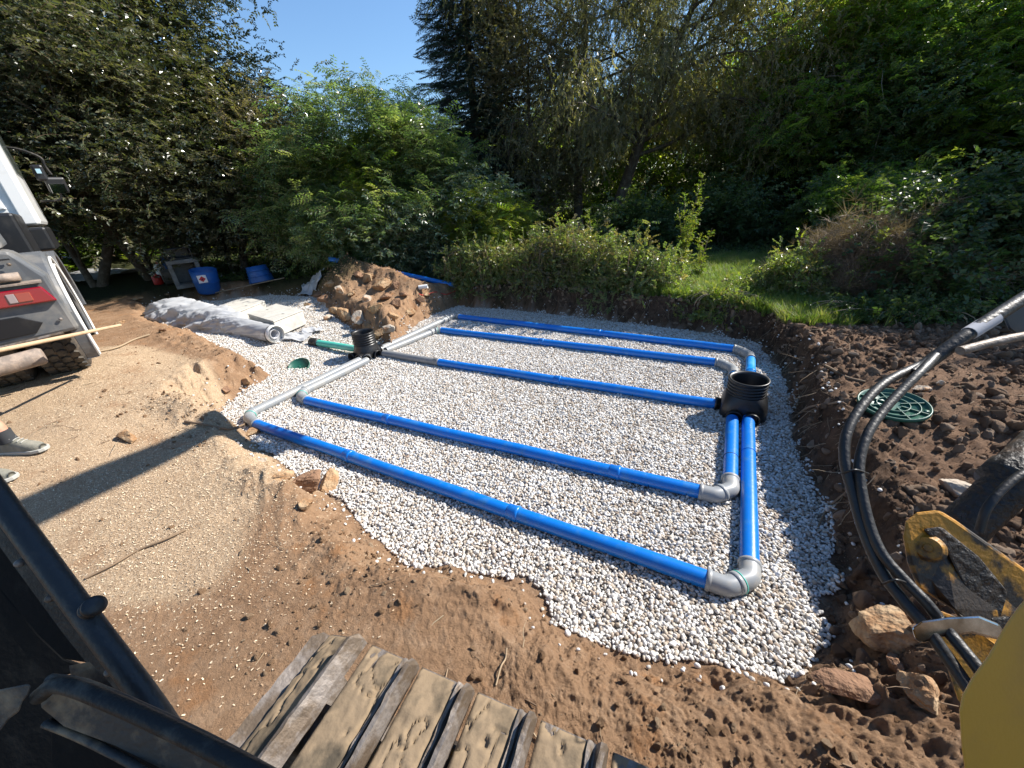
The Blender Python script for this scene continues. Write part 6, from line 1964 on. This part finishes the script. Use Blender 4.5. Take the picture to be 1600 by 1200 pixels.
    slab([(1545, 965), (1580, 962), (1600, 985), (1590, 1010), (1560, 1004)], 1.2, .05, 'grease', 'clamp_bracket', .006)
    # hoses
    A = [(1450, 565, 1.66), (1387, 595, 1.6), (1350, 630, 1.55), (1324, 675, 1.5), (1320, 720, 1.46), (1332, 768, 1.42), (1350, 830, 1.36), (1378, 893, 1.3), (1410, 937, 1.24), (1443, 975, 1.19), (1492, 1044, 1.12), (1530, 1100, 1.06)]
    B = [(1462, 556, 1.64), (1437, 582, 1.58), (1407, 612, 1.55), (1380, 642, 1.52), (1356, 678, 1.48), (1343, 722, 1.44), (1346, 765, 1.4), (1358, 818, 1.35), (1378, 865, 1.3), (1412, 905, 1.25), (1450, 945, 1.2), (1480, 985, 1.17), (1525, 1040, 1.1), (1560, 1090, 1.05)]
    hose(A, .0123, 'rubber', 'hose'); hose(B, .0116, 'rubber', 'hose')
    hose([(1700, 400, 1.7), (1640, 440, 1.68), (1587, 474, 1.66), (1512, 522, 1.64), (1450, 567, 1.65), (1425, 585, 1.62)], .0185, 'rubber', 'hose_sleeve')
    hose([(1553, 497, 1.65), (1514, 521, 1.64)], .0205, 'cardboard', 'sleeve_clamp')
    hose([(1500, 548, 1.6), (1583, 528, 1.62), (1690, 512, 1.66)], .0125, 'steel', 'guard_bar')
    for x, y, d in ((1336, 740, 1.425), (1400, 912, 1.245)):
        hose([(x - 20, y, d), (x, y - 6, d - .03), (x + 20, y, d)], .0025, 'black', 'cable_tie')
    slab([(1562, 486), (1600, 462), (1700, 420), (1700, 600), (1640, 560), (1600, 536), (1575, 515)], 1.75, .15, 'black', 'boom_bracket', .01)
    # big near cover
    slab([(1498, 1110), (1503, 1085), (1520, 1055), (1543, 1025), (1565, 985), (1588, 950), (1630, 905), (1760, 860), (1800, 1300), (1530, 1300), (1512, 1235), (1502, 1170)], .8, .22, 'yellow', 'front_cover', .03)
    # --- boom, arm and bucket raised high out of the picture
    def beam(pts, w_, h_, nm, m='yellow'):
        pts = np.array(pts, float)
        plan = pts[-1] - pts[0]; plan[2] = 0; plan /= np.linalg.norm(plan)
        s_ = np.array([-plan[1], plan[0], 0])
        V = []
        for i, p in enumerate(pts):
            t = pts[min(i + 1, len(pts) - 1)] - pts[max(i - 1, 0)]; t /= np.linalg.norm(t)
            n_ = np.cross(s_, t); n_ /= np.linalg.norm(n_)
            hh = h_ * (.75 + .35 * math.sin(math.pi * i / (len(pts) - 1)))
            for a_, b_ in ((-1, -1), (1, -1), (1, 1), (-1, 1)): V.append(p + s_ * w_ / 2 * a_ + n_ * hh / 2 * b_)
        F = [(i * 4 + j, i * 4 + (j + 1) % 4, (i + 1) * 4 + (j + 1) % 4, (i + 1) * 4 + j) for i in range(len(pts) - 1) for j in range(4)] + [(0, 1, 2, 3), tuple(range(4 * len(pts) - 4, 4 * len(pts)))[::-1]]
        mb = MB(); mb.add(V, F, 0, False); return obj(nm, mb, m, root, bevel=.012)
    foot = np.array([1.55, 1.2, .95]); E1 = np.array([.35, 3.5, 5.6]); Tp = np.array([-.57, 5.65, 4.75])
    beam(smooth_path([foot, (1.75, 1.75, 2.6), (1.35, 2.6, 4.5), E1], 4), .2, .4, 'boom')
    beam(smooth_path([E1 + (E1 - Tp) * .12, (E1 + Tp) / 2, Tp], 4), .18, .3, 'arm')
    # bucket: curved shell with side plates and teeth
    pl = Tp - E1; pl[2] = 0; pl /= np.linalg.norm(pl); sd_ = np.array([-pl[1], pl[0], 0])
    c = Tp + pl * .05 - U * .28
    prof = []
    for i in range(13):
        a = math.radians(60 + 200 * i / 12)
        prof.append(c + pl * .3 * math.cos(a) + U * .32 * math.sin(a))
    V = []
    for p in prof: V += [p - sd_ * .3, p + sd_ * .3]
    mb = MB(); mb.add(V, [(2 * i, 2 * i + 1, 2 * i + 3, 2 * i + 2) for i in range(12)], 0, False); o = obj('bucket', mb, 'steel', root)
    so = o.modifiers.new('thickness', 'SOLIDIFY'); so.thickness = .02
    for s_ in (-1, 1):
        mb = MB(); mb.prism([p + sd_ * .3 * s_ for p in prof], sd_ * .02 * s_); obj('bucket_side', mb, 'steel', root)
    for i in range(5):
        mb = MB(); mb.box(prof[-1] + sd_ * (-.26 + .13 * i) + pl * .06, (.14, .05, .03), np.stack([pl, sd_, U], 1)); obj('bucket_tooth', mb, 'steel', root)
excavator()
